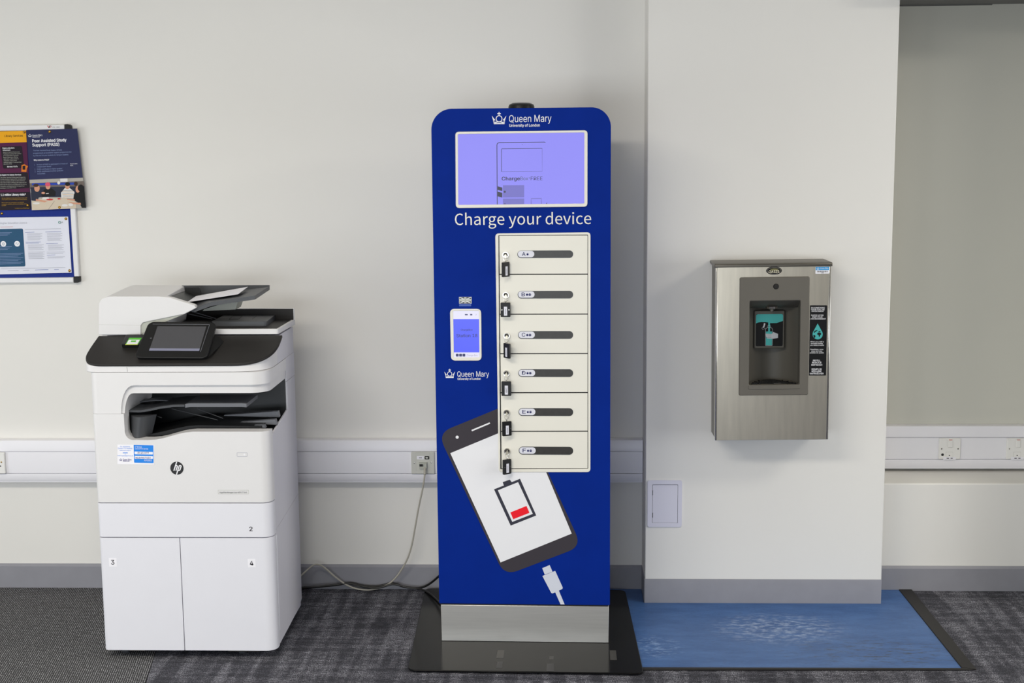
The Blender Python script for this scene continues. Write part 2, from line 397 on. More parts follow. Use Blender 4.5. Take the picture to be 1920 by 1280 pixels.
# ------------------------------------------------------------------ blue vinyl floor piece with black edging
VB = vinyl_mat()
v1 = onfloor(1687, 1110); v2 = onfloor(1803, 1255); vL = onfloor(1150, 1254)
o1 = onfloor(1711, 1109.5); o2 = onfloor(1831, 1257.5); oL = onfloor(1150, 1258.5)
yb = -.013
fx = lambda a, b, y: a[0] + (b[0] - a[0]) * (y - a[1]) / (b[1] - a[1])
vm = thing('vinyl_mat', 'blue scuffed vinyl floor piece at the foot of the white pillar, edged in black rubber', 'floor mat', loc=(.8, -.3, 0))
def sub(mbx, name, th, **kw):
    mbx.v = [tuple(Vector(v) - th.location) for v in mbx.v]; return mbx.build(name, th, **kw)
PLs = PXL - .003
mb = MB(); mb.vprism([(-.25, vL[1]), (v2[0], v2[1]), (fx(v1, v2, yb), yb), (PXR + .001, yb), (PXR + .001, PY - .004), (PLs, PY - .004), (PLs, yb), (-.25, yb)], .0012, .004, VB); sub(mb, 'vinyl_sheet', vm)
mb = MB(); mb.vprism([(v2[0] + .0005, v2[1]), (o2[0], v2[1] - .008), (fx(o1, o2, yb), yb), (fx(v1, v2, yb) + .0005, yb)], .001, .007, BLACKM); sub(mb, 'edging_strip', vm, bevel=.002)
mb = MB(); mb.vprism([(-.25, oL[1]), (o2[0] - .01, o2[1]), (v2[0] + .01, v2[1] - .0005), (-.25, vL[1] - .0005)], .001, .0065, BLACKM); sub(mb, 'edging_strip', vm, bevel=.002)

# ------------------------------------------------------------------ cable trunking, sockets
def trunking(name, label, x0, x1, yw, ptop, pu, pl, pbot, px):
    d = .05; yf = yw - d
    zt = P(px, ptop, yf)[1]; zu = P(px, pu, yf)[1]; zl = P(px, pl, yf)[1]; zb = P(px, pbot, yf)[1]
    t = thing(name, label, 'cable trunking', loc=((x0 + x1) / 2, yw, zb))
    m_ = MB(); m_.box(x0, x1, yf + .008, yw - .0006, zb + .001, zt - .001, TRUNK); sub(m_, 'back_channel', t)
    g = .0012
    for nm, a, b, e0, e1 in (('upper_cover', zu + g, zt, 0, .006), ('middle_cover', zl + g, zu - g, .002, .002), ('lower_cover', zb, zl - g, .010, 0)):
        m_ = MB(); m_.extrude([(x0, yf + .01, a), (x0, yf + e0, a), (x0, yf, a + (b - a) * .45), (x0, yf + e1, b), (x0, yf + .01, b)], (x1 - x0, 0, 0), TRUNK); sub(m_, nm, t)
    return zt, zu, zl, zb, yf
TL = trunking('cable_trunking', 'white three-part wall trunking running behind the printer and the blue kiosk', -3.9, PXL - .002, 0, 826, 846.3, 887.5, 905.3, 560)
TR = trunking('cable_trunking', 'white three-part wall trunking in the alcove right of the pillar, above the sill', PXR + .002, XP - .002, ALC, 799.5, 820, 860.7, 879.2, 1780)

def plate(name, label, cat, x, zc, yf, w, h, parts, m=PLATEW, t=.009):
    th = thing(name, label, cat, loc=(x, yf, zc))
    q = MB(); q.prism(rrect(-w / 2, -h / 2, w / 2, h / 2, .003), -t, .001, m); q.build('face_plate', th, bevel=.0025)
    parts(th, -t); return th
def screw(th, x, z, y, m=None):
    q = MB(); q.lathe([(0, -.0012), (.0025, -.001), (.003, 0), (0, 0)], m or BRASS, 'y', (x, y, z), 12); q.box(x - .0022, x + .0022, y - .0015, y - .0008, z - .0004, z + .0004, DARKGAP); q.build('screw', th)
def spur(dots):
    def f(th, y):
        q = MB(); q.prism(rrect(-.0085, .006, .0095, .037, .002), y - .004, y, PLATEW); r = q.build('rocker_switch', th, bevel=.0015)
        q = MB(); q.flat(rrect(-.006, .0345, .007, .0365, .0005), y - .0043, mat('rocker_red', C(190, 70, 40), .4)); q.build('red_mark', r)
        screw(th, -.031, 0, y, CHROME); screw(th, .031, 0, y, CHROME)
        q = MB(); q.ring(rrect(-.0145, -.032, .0125, -.012, .003), rrect(-.014, -.0315, .012, -.0125, .0028), y - .0004, y, LGREY); q.prism(rrect(-.014, -.0315, .012, -.0125, .0028), y - .001, y, PLATEW)
        q.build('fuse_carrier', th); screw(th, -.001, -.026, y, GREYP)
        if dots:
            q = MB(); q.lathe([(0, -.0004), (.0052, -.0004), (.0052, 0)], DARKGAP, 'y', (-.027, y, -.023), 16); q.build('flex_outlet_hole', th)
        q = MB(); q.prism(rrect(-.024, -.042, .024, -.0315, .001), y - .0006, y, PAPER); q.stroke([(-.011, -.037), (-.002, -.037)], .0028, y - .0009, PRINTGREY); q.stroke([(.004, -.037), (.012, -.037)], .0028, y - .0009, PRINTGREY)
        q.build('paper_label', th)
    return f
za = (TR[1] + TR[2]) / 2
px1 = P(1780, 840, TR[4])[0]; px2 = P(1907, 840, TR[4])[0]
plate('fused_spur', 'white fused switch plate in the alcove trunking, the left one with a dark flex hole', 'switch plate', px1, za, TR[4] + .002, .082, .081, spur(True))
plate('fused_spur', 'white fused switch plate cut by the right edge of the photo, in the alcove trunking', 'switch plate', px2, za, TR[4] + .002, .082, .081, spur(False))
zl_ = (TL[1] + TL[2]) / 2
def dsock(th, y):
    for dx in (.0,):
        screw(th, .030, 0.004, y); q = MB()
        for x, z, w, h in ((.022, -.013, .006, .004), (-.002, -.013, .006, .004), (.010, .006, .004, .008)): q.box(x, x + w, y - .0004, y, z, z + h, DARKGAP)
        q.build('pin_holes', th)
        q = MB(); q.prism(rrect(-.03, .008, -.018, .03, .002), y - .004, y, PLATEW); q.build('rocker_switch', th, bevel=.001)
xs = P(11.3, 870, TL[4])[0]
plate('wall_socket', 'white mains socket in the trunking at the left edge of the photo', 'socket', xs - .043, zl_, TL[4] + .002, .086, .081, dsock, t=.012)
def dataf(th, y):
    q = MB(); q.ring(rrect(-.026, -.03, .026, .040, .001), rrect(-.0255, -.0295, .0255, .0395, .001), y - .0005, y, LGREY); q.build('insert_edge', th)
    q = MB(); q.prism(rrect(-.022, .014, .004, .026, .001), y - .0008, y, PAPER); q.stroke([(-.014, .02), (-.003, .02)], .0024, y - .0011, PRINTGREY); q.build('paper_label', th)
    q = MB(); q.ring(rrect(.007, .014, .024, .026, .003), rrect(.010, .017, .019, .023, .001), y - .0008, y, DARKGAP); q.build('icon_slot', th)
    q = MB(); q.box(-.014, .016, y - .006, y, -.021, .004, LGREY); q.box(-.0125, .0005, y - .0065, y - .005, -.012, -.003, DARKGAP); q.box(.002, .0145, y - .0065, y - .005, -.012, -.003, DARKGAP); q.build('jack_module', th)
    screw(th, -.032, 0, y, CHROME); screw(th, .031, .002, y, CHROME)
pd = P(793, 867, TL[4] - .006)
do = plate('data_outlet', 'pale grey network outlet in the trunking beside the blue kiosk', 'data outlet', pd[0], zl_, TL[4] + .002, .087, .084, dataf, PLATEG)

# ------------------------------------------------------------------ cables
def path(pts): return [(P(a, b, y)[0], y, P(a, b, y)[1]) for a, b, y in pts]
GC = mat('grey_cable', C(176, 172, 160), .5, vary=.03); BC = mat('black_cable', C(18, 18, 19), .45)
pts = path([(797, 872, -.066), (796.5, 890, -.085), (793, 915, -.08), (785, 950, -.072), (779, 985, -.066), (771, 1030, -.058), (759, 1059, -.05), (739, 1088, -.043), (716, 1102, -.036), (684, 1107, -.034), (655, 1100, -.036), (630, 1083, -.04), (606, 1061, -.045), (596, 1057.5, -.05), (588, 1058, -.06), (574, 1070, -.09), (560, 1083, -.14), (540, 1095, -.18)])
t = thing('network_cable', 'pale grey network cable drooping from the wall outlet to behind the printer', 'cable', loc=pts[9])
mb = MB(); mb.tube(pts, .0031, GC, 10, smooth=2); sub(mb, 'lead', t)
x, z = P(797, 874, -.068); mb = MB(); mb.box(x - .005, x + .006, -.072, -.058, z - .008, z + .010, LGREY); mb.tube([(x, -.068, z - .004), (x - .0005, -.083, z - .028)], .0045, GC, 10); sub(mb, 'connector_boot', t)
pts = path([(540, 1105, -.03), (566, 1103, -.03), (605, 1099, -.03), (635, 1096, -.028), (652, 1092, -.022), (664, 1093, -.022), (680, 1098, -.024), (705, 1099.5, -.026), (722, 1096, -.024), (733, 1092.5, -.022), (742, 1094, -.022), (756, 1100, -.024), (775, 1102, -.03), (792, 1101.5, -.04), (808, 1093, -.06), (826, 1077, -.1), (845, 1060, -.16)])
t = thing('power_cable', 'black mains cable lying along the skirting between printer and kiosk', 'cable', loc=pts[7])
mb = MB(); mb.tube(pts, .0042, BC, 8, smooth=2); sub(mb, 'outer_sheath', t)
pts = path([(560, 1100, -.045), (600, 1098, -.04), (640, 1093, -.03), (655, 1091, -.026), (672, 1096, -.03), (700, 1101, -.04), (718, 1099, -.04), (738, 1091.5, -.032), (762, 1100, -.035)])
w = [(p[0], p[1] - .009, max(p[2], .0045)) for p in pts]
q0 = onfloor(788, 1103, .013); q1 = onfloor(805, 1112, .013); q2 = onfloor(817, 1122, .013); q3 = onfloor(832, 1138, .013)
w += [(q0[0], q0[1], .014), (q1[0], q1[1], .014), (q2[0], q2[1], .014), (q3[0], q3[1], .014)]
t = thing('power_cable', 'thinner black cable crossing the black kiosk base to its plinth', 'cable', loc=w[7])
mb = MB(); mb.tube(w, .0036, BC, 8, smooth=2); sub(mb, 'outer_sheath', t)

# ------------------------------------------------------------------ access panel on the pillar
fr = Frame((P(1246, 943, PY)[0], PY, P(1246, 943, PY)[1]))
t = thing('access_panel', 'small white plastic access hatch low on the left of the pillar', 'access panel', fr)
a = fr.m(1213.5, 987.5); b = fr.m(1279, 899.5); c = fr.m(1222.5, 979.5); d = fr.m(1271, 908)
ML = mat('hatch_white', C(214, 213, 226), .4, vary=.01)
mb = MB(); mb.ring(rrect(a[0], a[1], b[0], b[1], .008), rrect(c[0], c[1], d[0], d[1], .002), -.004, 0, ML); mb.build('hatch_frame', t, bevel=.001)
mb = MB(); mb.box(c[0] - .001, d[0] + .001, -.0008, 0, c[1] - .001, d[1] + .001, DARKGAP); mb.build('shadow_gap', t)
g = .0012
mb = MB(); mb.prism(rrect(c[0] + g, c[1] + g * .6, d[0] - g * .7, d[1] - g, .002), -.0036, -.0009, ML); dr = mb.build('hatch_door', t)
for py_ in (923, 965):
    x, z = fr.m(1223.3, py_); mb = MB(); mb.box(x - .001, x + .0015, -.0042, -.003, z - .009, z + .009, GREYP); mb.build('hinge', dr)

# ------------------------------------------------------------------ the charging kiosk
KF = Frame((0, -.5867, 0), rz=-.022)
kc = KF.m(984, 1209)[0]
KF = Frame((kc * math.cos(.022), -.5867 - kc * math.sin(.022), 0), rz=-.022)
km = KF.m
kiosk = thing('charging_kiosk', 'tall blue phone charging kiosk with six white lockers and a lit screen', 'charging kiosk', KF)
u = lambda px, py, y=0.0: km(px, py, y)
kl = (km(811, 420)[0] + km(824, 1130)[0]) / 2; kr = (km(1145.8, 300)[0] + km(1143.2, 1130)[0]) / 2
kt = km(984, 202.3)[1]; kb = km(984, 1133)[1]
mb = MB(); mb.prism(rrect(kl, kb, kr, kt, (.004, .004, .062, .066), 14), 0, .30, KBLUE); mb.build('cabinet_body', kiosk, bevel=.002)
pl_, pr_ = km(827, 1170)[0], km(1141.5, 1170)[0]; ptop = km(984, 1135, .004)[1]
mb = MB(); mb.box(pl_, pr_, .004, .29, .0105, ptop, STEELP); mb.box(kl + .006, kr - .006, .006, .28, ptop - .002, kb + .001, DARKGAP); mb.build('plinth', kiosk, bevel=.0015)
# black base plate
fl = lambda px, py: KF.hit(px, py, (0, 0, .0105), (0, 0, 1))
b0, b1, b2, b3 = fl(763, 1258), fl(1207, 1259), fl(1172, 1102), fl(797, 1102)
ybk = (KF.I @ Vector((-.15, -.022, 0))).y
f0 = (b0.y + b1.y) / 2
mb = MB(); mb.vprism(round_poly([(b0.x, f0), (b1.x, f0), (b2.x, min(b2.y, ybk - .012)), (b3.x, min(b3.y, ybk - .012))], .03), .0045, .0105, BLACKG)
for px, py, w, h in ((938.5, 1226, 13, 12), (937, 1246, 11, 9), (1032, 1251, 13, 11), (1034, 1233, 8, 5), (1150, 1228, 12, 14)):
    p = fl(px, py); mb.add([(p.x - w * .0009, p.y - h * .003, .0108), (p.x + w * .0009, p.y - h * .003, .0108), (p.x + w * .0008, p.y + h * .003, .0108), (p.x - w * .0009, p.y + h * .003, .0108)], [(0, 1, 2, 3)], mat('tape_residue', C(58, 57, 54), .5, vary=.5, scale=300))
mb.build('base_plate', kiosk, bevel=.002)
# cap on top
x, z = km(977.5, 200, .06); mb = MB(); mb.lathe([(0, .018), (.028, .018), (.039, .013), (.042, .006), (.042, -.004)], BLACK, 'z', (x, .06, kt), 32); mb.build('top_cap', kiosk)
# header screen
def rr(p0, p1, r, y=0.0, n=6):
    a, b = km(p0[0], p0[1], y), km(p1[0], p1[1], y); return rrect(min(a[0], b[0]), min(a[1], b[1]), max(a[0], b[0]), max(a[1], b[1]), r, n)
def quad_rr(pts, r, y=0.0): return round_poly([km(a, b, y) for a, b in pts], r)
scr = [(859.2, 384), (1095.6, 381.5), (1095.6, 248.3), (858.4, 251.5)]
mb = MB(); mb.ring(quad_rr([(854.6, 390), (1101.4, 387.6), (1101.6, 244), (853.6, 247)], .012, -.006), quad_rr(scr, .004, -.006), -.006, .001, KWHITE); sf = mb.build('screen_frame', kiosk, bevel=.0015)
LIL = mat('lit_lilac_screen', C(148, 144, 250), .35, vary=.03, scale=4, emit=.95, spec=.2)
mb = MB(); mb.flat(quad_rr(scr, .004, -.0015), -.0015, LIL); mb.build('display', sf)
SD = mat('screen_dark_lines', C(34, 34, 60), .4, emit=.8); SM = mat('screen_mid_lilac', C(112, 108, 196), .4, emit=.9, vary=.03); SO = mat('screen_olive', C(70, 90, 84), .4, emit=.8)
mb = MB(); y = -.0019; s7 = lambda a, b: km(850 + a / 7.385, 240 + b / 7.385, y)
mb.stroke([s7(608, 1056), s7(604, 235), s7(610, 212), s7(630, 203), s7(1262, 194), s7(1275, 202)], .0022, y, SD)
mb.stroke([s7(668, 604), s7(666, 292), s7(672, 287), s7(1225, 280), s7(1229, 287)], .0017, y, SD); mb.stroke([s7(1229, 287), s7(1231, 599), s7(668, 604)], .0006, y, SD)
mb.flat(ell(*s7(955, 231), .0009), y, SD)
mb.text('Charge', s7(672, 724), s7(922, 722), s7(0, 676)[1] - s7(0, 724)[1], y, SD, .03)
mb.text('Box', s7(930, 722), s7(1036, 721), s7(0, 676)[1] - s7(0, 724)[1], y, SO, -.005)
mb.flat(ell(*s7(1051, 690), .0014), y, SO); mb.text('FREE', s7(1072, 722), s7(1235, 721), s7(0, 676)[1] - s7(0, 724)[1], y, SD, -.008)
mb.flat([s7(613, 857), s7(678, 872), s7(678, 823), s7(613, 806)], y, SD); mb.flat([s7(613, 945), s7(678, 963), s7(678, 895), s7(613, 880)], y, SD)
mb.flat([s7(687, 962), s7(981, 960), s7(981, 790), s7(687, 791)], y, SM); mb.flat([s7(687, 1055), s7(981, 1052), s7(981, 974), s7(687, 976)], y, SM)
mb.flat(ell(*s7(712, 881), .0034), y - .0002, SD); mb.flat(ell(*s7(714, 1052), .0022, n=12, a0=0, a1=PI), y - .0002, SD)
mb.stroke([s7(1078, 1050), s7(1078, 976), s7(1218, 974), s7(1218, 1048)], .0028, y, SM); mb.flat([s7(1285, 1050), s7(1298, 1050), s7(1298, 1025)], y, SD)
mb.build('screen_picture', sf)
# crown logo, drawn in units of its own width
def logo(q, m2, cx0, cx1, cyt, cyb, y, mt):
    def L(a, b): return m2(cx0 + (cx1 - cx0) * a, cyt + (cyb - cyt) * b)
    w = (m2(cx1, cyt)[0] - m2(cx0, cyt)[0])
    ccx, ccz = L(.5, .56); r = w * .2
    q.stroke(ell(ccx, ccz, r, r * 1.05, 28), w * .055, y, mt, True)
    q.flat([L(0, .3), L(.10, .70), L(.17, .70)], y, mt); q.flat([L(1, .3), L(.83, .70), L(.90, .70)], y, mt)
    q.flat([L(.03, .34), L(.12, .76), L(.20, .62)], y - .0001, mt); q.flat([L(.97, .34), L(.80, .62), L(.88, .76)], y - .0001, mt)
    for sgn in (-1, 1):
        q.stroke([L(.5 + sgn * .38, .70), L(.5 + sgn * .37, .82), L(.5 + sgn * .28, .86), L(.5 + sgn * .17, .80), L(.5 + sgn * .02, .76)], w * .035, y, mt)
        q.flat(ell(*L(.5 + sgn * .32, .62), w * .045, n=12), y, mt); q.stroke([L(.5 + sgn * .34, .72), L(.5 + sgn * .29, .76), L(.5 + sgn * .26, .70)], w * .025, y, mt)
        q.stroke([L(.5, .8), L(.5 + sgn * .12, .83), L(.5 + sgn * .25, .88), L(.5 + sgn * .38, .86)], w * .03, y - .0001, mt)
    q.flat([L(.14, .99), L(.87, .99), L(.88, .91), L(.5, .88), L(.13, .91)], y, mt)
    q.stroke([L(.5, .36), L(.5, .02)], w * .05, y, mt); q.stroke([L(.41, .15), L(.59, .15)], w * .07, y, mt); q.flat(ell(*L(.5, .05), w * .035, n=10), y, mt); q.flat(ell(*L(.41, .15), w * .035, n=10), y, mt); q.flat(ell(*L(.59, .15), w * .035, n=10), y, mt)
yk = -.0006
def qm(name, crown, qx0, qx1, qb0, qb1, qtop, ux0, ux1, ub0, ub1, utop):
    q = MB(); mk = lambda a, b: km(a, b, yk)
    logo(q, mk, *crown, yk, PRINTW)
    q.text('Queen Mary', mk(qx0, qb0), mk(qx1, qb1), mk(qx0, qtop)[1] - mk(qx0, qb0)[1], yk, PRINTW, -.012)
    q.text('University of London', mk(ux0, ub0), mk(ux1, ub1), mk(ux0, utop)[1] - mk(ux0, ub0)[1], yk, PRINTW, .018)
    q.build(name, kiosk, label='white crown and university name')
qm('header_logo', (922, 949.5, 209.5, 233), 954.5, 1034, 229.2, 228.2, 216, 955, 1012, 237.6, 237, 232.6)
qm('lower_logo', (833, 853.2, 691, 708.5), 857.3, 917, 706.2, 705.8, 696.2, 858, 901.2, 712, 711.6, 708)
mb = MB(); mb.text('Charge your device', km(853, 421.8, yk), km(1108.5, 419.8, yk), km(853, 400.5)[1] - km(853, 421.8)[1], yk, KWHITE, .0, face='humanist'); mb.build('slogan_lettering', kiosk)
# printed phone, battery, plug
k_ = lambda a, b: km(a, b, yk)
mb = MB()
mb.flat(round_poly([k_(946, 1079), k_(1090.5, 1024), k_(967, 752), k_(821, 812)], .048, 10), yk, PRINTGREY)
y2 = yk - .0002
mb.flat([k_(938.5, 1054), k_(1072, 1000), k_(985, 791), k_(844.3, 849.3)], y2, PRINTW)
mb.flat(ell(*k_(857.2, 819.3), .0052), y2, PRINTW); mb.stroke([k_(884.5, 807), k_(918.5, 792.8)], .005, y2, PRINTW)
y3 = y2 - .0002; NB = mat('print_battery_navy', C(58, 58, 70), .5, vary=.02, spec=.15)
bo = [(957.5, 985), (1005.5, 966), (975, 897.2), (959.5, 903.5), (955.8, 898.8), (942.5, 903.5), (944.7, 909.8), (926.3, 917)]
mb.flat([k_(*p) for p in bo], y3, NB)
mb.flat([k_(960.5, 978), k_(999, 963), k_(971.5, 903.5), k_(933.5, 918.8)], y3 - .0002, PRINTW)
mb.flat([k_(962.3, 973), k_(992.8, 961), k_(987.2, 948), k_(957, 960.2)], y3 - .0004, RED)
mb.build('phone_graphic', kiosk, label='printed picture of a flat phone with a nearly empty battery')
mb = MB(); PG = mat('print_pale_grey', C(212, 216, 228), .5, vary=.01, spec=.15)
mb.flat([k_(1021.5, 1077), k_(1036, 1071.5), k_(1030.6, 1059), k_(1016.6, 1064.8)], yk, PG)
mb.flat(round_poly([k_(1034.5, 1113), k_(1056, 1103), k_(1041, 1069.8), k_(1017, 1079.5)], [.006, .006, .001, .001]), yk - .0001, PG)
mb.flat([k_(1051, 1132.6), k_(1058.6, 1132.6), k_(1047.5, 1106), k_(1040.5, 1109)], yk, PG); mb.build('plug_graphic', kiosk, label='printed white charging plug')
# flag sticker
mb = MB(); k_2 = lambda a, b: km(a, b, yk)
f0_, f1_ = k_2(860.8, 569), k_2(884.2, 556.3); FG = mat('flag_grey', C(70, 72, 76), .5, spec=.15); FW = mat('flag_white', C(220, 222, 222), .5, spec=.15)
X = lambda a: f0_[0] + (f1_[0] - f0_[0]) * a; Z = lambda b: f0_[1] + (f1_[1] - f0_[1]) * b
mb.flat([(X(0), Z(0)), (X(1), Z(0)), (X(1), Z(1)), (X(0), Z(1))], yk, FW)
for tri in ([(.10, .03), (.42, .03), (.42, .28)], [(.03, .1), (.28, .32), (.03, .32)]):
    for sx_ in (0, 1):
        for sz_ in (0, 1):
            mb.flat([(X(1 - a if sx_ else a), Z(1 - b if sz_ else b)) for a, b in tri], yk - .0001, FG)
mb.stroke([(X(.5), Z(0)), (X(.5), Z(1))], .004, yk - .0001, LGREY); mb.stroke([(X(0), Z(.5)), (X(1), Z(.5))], .004, yk - .0001, LGREY)
for i, yy in enumerate((571, 573)):
    mb.stroke([k_2(861, yy), k_2(883.5, yy)], .0016, yk, mat('flag_blue_line', C(120, 150, 225), .5, spec=.15))
mb.build('flag_sticker', kiosk, label='small grey flag sticker')
# payment phone set into the front
mb = MB(); po = [(845.6, 676), (903, 676), (902, 579), (843.6, 579)]; pi = [(851, 669.8), (899, 669.8), (898, 582.8), (849.7, 582.8)]
mb.ring(quad_rr(po, .015, -.004), quad_rr(pi, .002, -.004), -.004, .001, KWHITE); pf = mb.build('terminal_frame', kiosk, bevel=.0012)
SWH = mat('lit_white_screen', C(232, 230, 252), .3, emit=.9); SBL = mat('lit_blue_screen', C(62, 78, 254), .3, emit=.95); SDB = mat('screen_navy', C(16, 20, 90), .3); SGY = mat('screen_grey', C(160, 160, 180), .3, emit=.8)
mb = MB(); y = -.0012; k1 = lambda a, b: km(a, b, y)
mb.flat([k1(*p) for p in pi], y, SWH); mb.flat([k1(850.5, 660.5), k1(898.8, 660.5), k1(898.2, 598), k1(849.9, 598)], y - .0002, SBL)
y -= .0004
mb.text('ChargeBox', k1(864, 619.8), k1(886, 619.6), .0058, y, SDB, .012); mb.text('Station 18', k1(856, 632.2), k1(895, 631.8), .0104, y, SDB, .012)
for i in range(3): mb.flat(rrect(*k1(854.8 + i * 6.2, 668.2), *k1(860 + i * 6.2, 663), .002), y, SDB)
mb.text('Charge', k1(874.8, 667.2), k1(887.5, 667.2), .005, y, SGY); mb.text('Box', k1(889, 667.2), k1(895.5, 667.2), .005, y, SGY, -.01)
mb.flat([k1(871.6, 590.8), k1(877, 590.8), k1(877, 588.4), k1(871.6, 588.4)], y, SDB); mb.flat([k1(881.5, 591), k1(885.5, 591), k1(885.5, 588.2), k1(881.5, 588.2)], y, SDB); mb.stroke([k1(892, 591), k1(893.5, 589.5), k1(892, 588)], .001, y, SGY)
mb.build('terminal_screen', pf, label='lit blue station screen')
# locker bank
mb = MB(); lo = [(935, 885), (1107, 885), (1107.2, 435.3), (928.6, 437.6)]; li = [(938.2, 879.5), (1102.8, 878.6), (1102.6, 440), (934.5, 441)]
yd = .012                                   # doors sit back inside the frame
mb.ring(quad_rr(lo, .012, -.003), quad_rr(li, .002, -.003), -.003, yd + .004, KWHITE); mb.build('locker_frame', kiosk, bevel=.001)
mb = MB(); mb.flat([km(a, b, -.0009) for a, b in li], -.0009, DARKGAP); mb.build('locker_recess', kiosk)
yb_ = [440.5, 514, 588.7, 662.7, 735.8, 808.3, 878.5]
slots = [(476.5, 7.3), (552.2, 7.3), (627.8, 7.3), (699.2, 7.2), (772.2, 7.2), (844.6, 7.2)]
locks = [(947.8, 477.8), (948.3, 553.2), (950, 629.6), (949.4, 700.2), (949.9, 773.6), (950.8, 845.8)]
SLOT = mat('slot_dark_glass', C(54, 52, 49), .3, vary=.25, scale=60, spec=.3); SLOTR = mat('slot_black_rim', C(26, 26, 27), .3); TAGW = mat('slot_tag_white', C(222, 222, 232), .4)
yD = -.0016                                 # door front surface
lerp = lambda p, q, t: p + (q - p) * t
fobs = [(942.5, 954, 491, 518.5, .62), (939, 957, 566.5, 593.5, 1), (944.8, 957, 643, 670.5, -.62), (941, 958, 714, 741, 1), (941.8, 959, 789, 815.8, .9), (943.6, 957.6, 860, 887.5, .75)]
names = 'ABCDEF'
for i in range(6):
    t0 = (yb_[i] - 440.5) / 438; t1 = (yb_[i + 1] - 440.5) / 438
    xl0, xl1 = lerp(936.2, 940.6, t0), lerp(936.2, 940.6, t1)
    mb = MB(); mb.prism([km(xl1, yb_[i + 1] - .9, yD), km(1101.6, yb_[i + 1] - 1.2, yD), km(1101.6, yb_[i] + .9, yD), km(xl0, yb_[i] + 1.3, yD)], yD, -.001, KWHITE)
    dl = mb.build('locker_door', kiosk, label='white locker door ' + names[i])
    sx0 = lerp(970.2, 972.9, i / 5); sx1 = 1074.6; sc, sh = slots[i]
    a, b = km(sx0, sc + sh, yD), km(sx1, sc - sh, yD); h = (b[1] - a[1]) / 2
    mb = MB(); mb.ring(rrect(a[0], a[1], b[0], b[1], h * .98, 8), rrect(a[0] + .002, a[1] + .002, b[0] - .0015, b[1] - .0012, h * .85, 8), yD - .0008, yD, SLOTR); mb.prism(rrect(a[0] + .002, a[1] + .002, b[0] - .0015, b[1] - .0012, h * .85, 8), yD - .0003, yD, SLOT); mb.build('slot_window', dl)
    a, b = km(sx0 + 1, sc + sh - 1.6, yD), km(sx0 + 31.5, sc - sh + .8, yD); h = (b[1] - a[1]) / 2
    mb = MB(); mb.prism(rrect(a[0], a[1], b[0], b[1], h * .95, 8), yD - .0012, yD - .0004, TAGW)
    yy = yD - .0015; zc = (a[1] + b[1]) / 2; hh = b[1] - a[1]
    lx = a[0] + (.011 if i else .0135)
    mb.text(names[i], (lx, zc - hh * .27), (lx + .0105, zc - hh * .27), hh * .56, yy, PRINTNAVY, .012)
    ax = lx + .0175
    mb.flat(ell(ax - .0011, zc - .0008, .0021, .0034, 12), yy, PRINTNAVY); mb.flat(ell(ax + .0011, zc - .0008, .0021, .0034, 12), yy, PRINTNAVY); mb.flat([(ax, zc + .0026), (ax + .0016, zc + .0044), (ax + .0003, zc + .0046)], yy, PRINTNAVY)
    if i:
        ax += .0088; mb.flat(ell(ax, zc + .0006, .0036, .003, 12, 0, PI), yy, PRINTNAVY); mb.flat(rrect(ax - .0028, zc - .0042, ax + .0028, zc, .0008), yy, PRINTNAVY); mb.flat(rrect(ax - .0044, zc - .0026, ax - .0032, zc + .0004, .0004), yy, PRINTNAVY); mb.flat(rrect(ax + .0032, zc - .0026, ax + .0044, zc + .0004, .0004), yy, PRINTNAVY)
    mb.build('door_tag', dl, label='white tag lettered ' + names[i])
    # lock
    x, z = km(*locks[i], yD - .004)
    mb = MB(); mb.lathe([(0, -.002), (.004, -.0022), (.0068, -.003), (.0098, -.003), (.0106, -.0015), (.0106, .004)], CHROME, 'y', (x, yD - .004, z), 24); mb.lathe([(.0042, -.0034), (.0066, -.0034)], DARKGAP, 'y', (x, yD - .004, z), 20); mb.build('lock', dl)

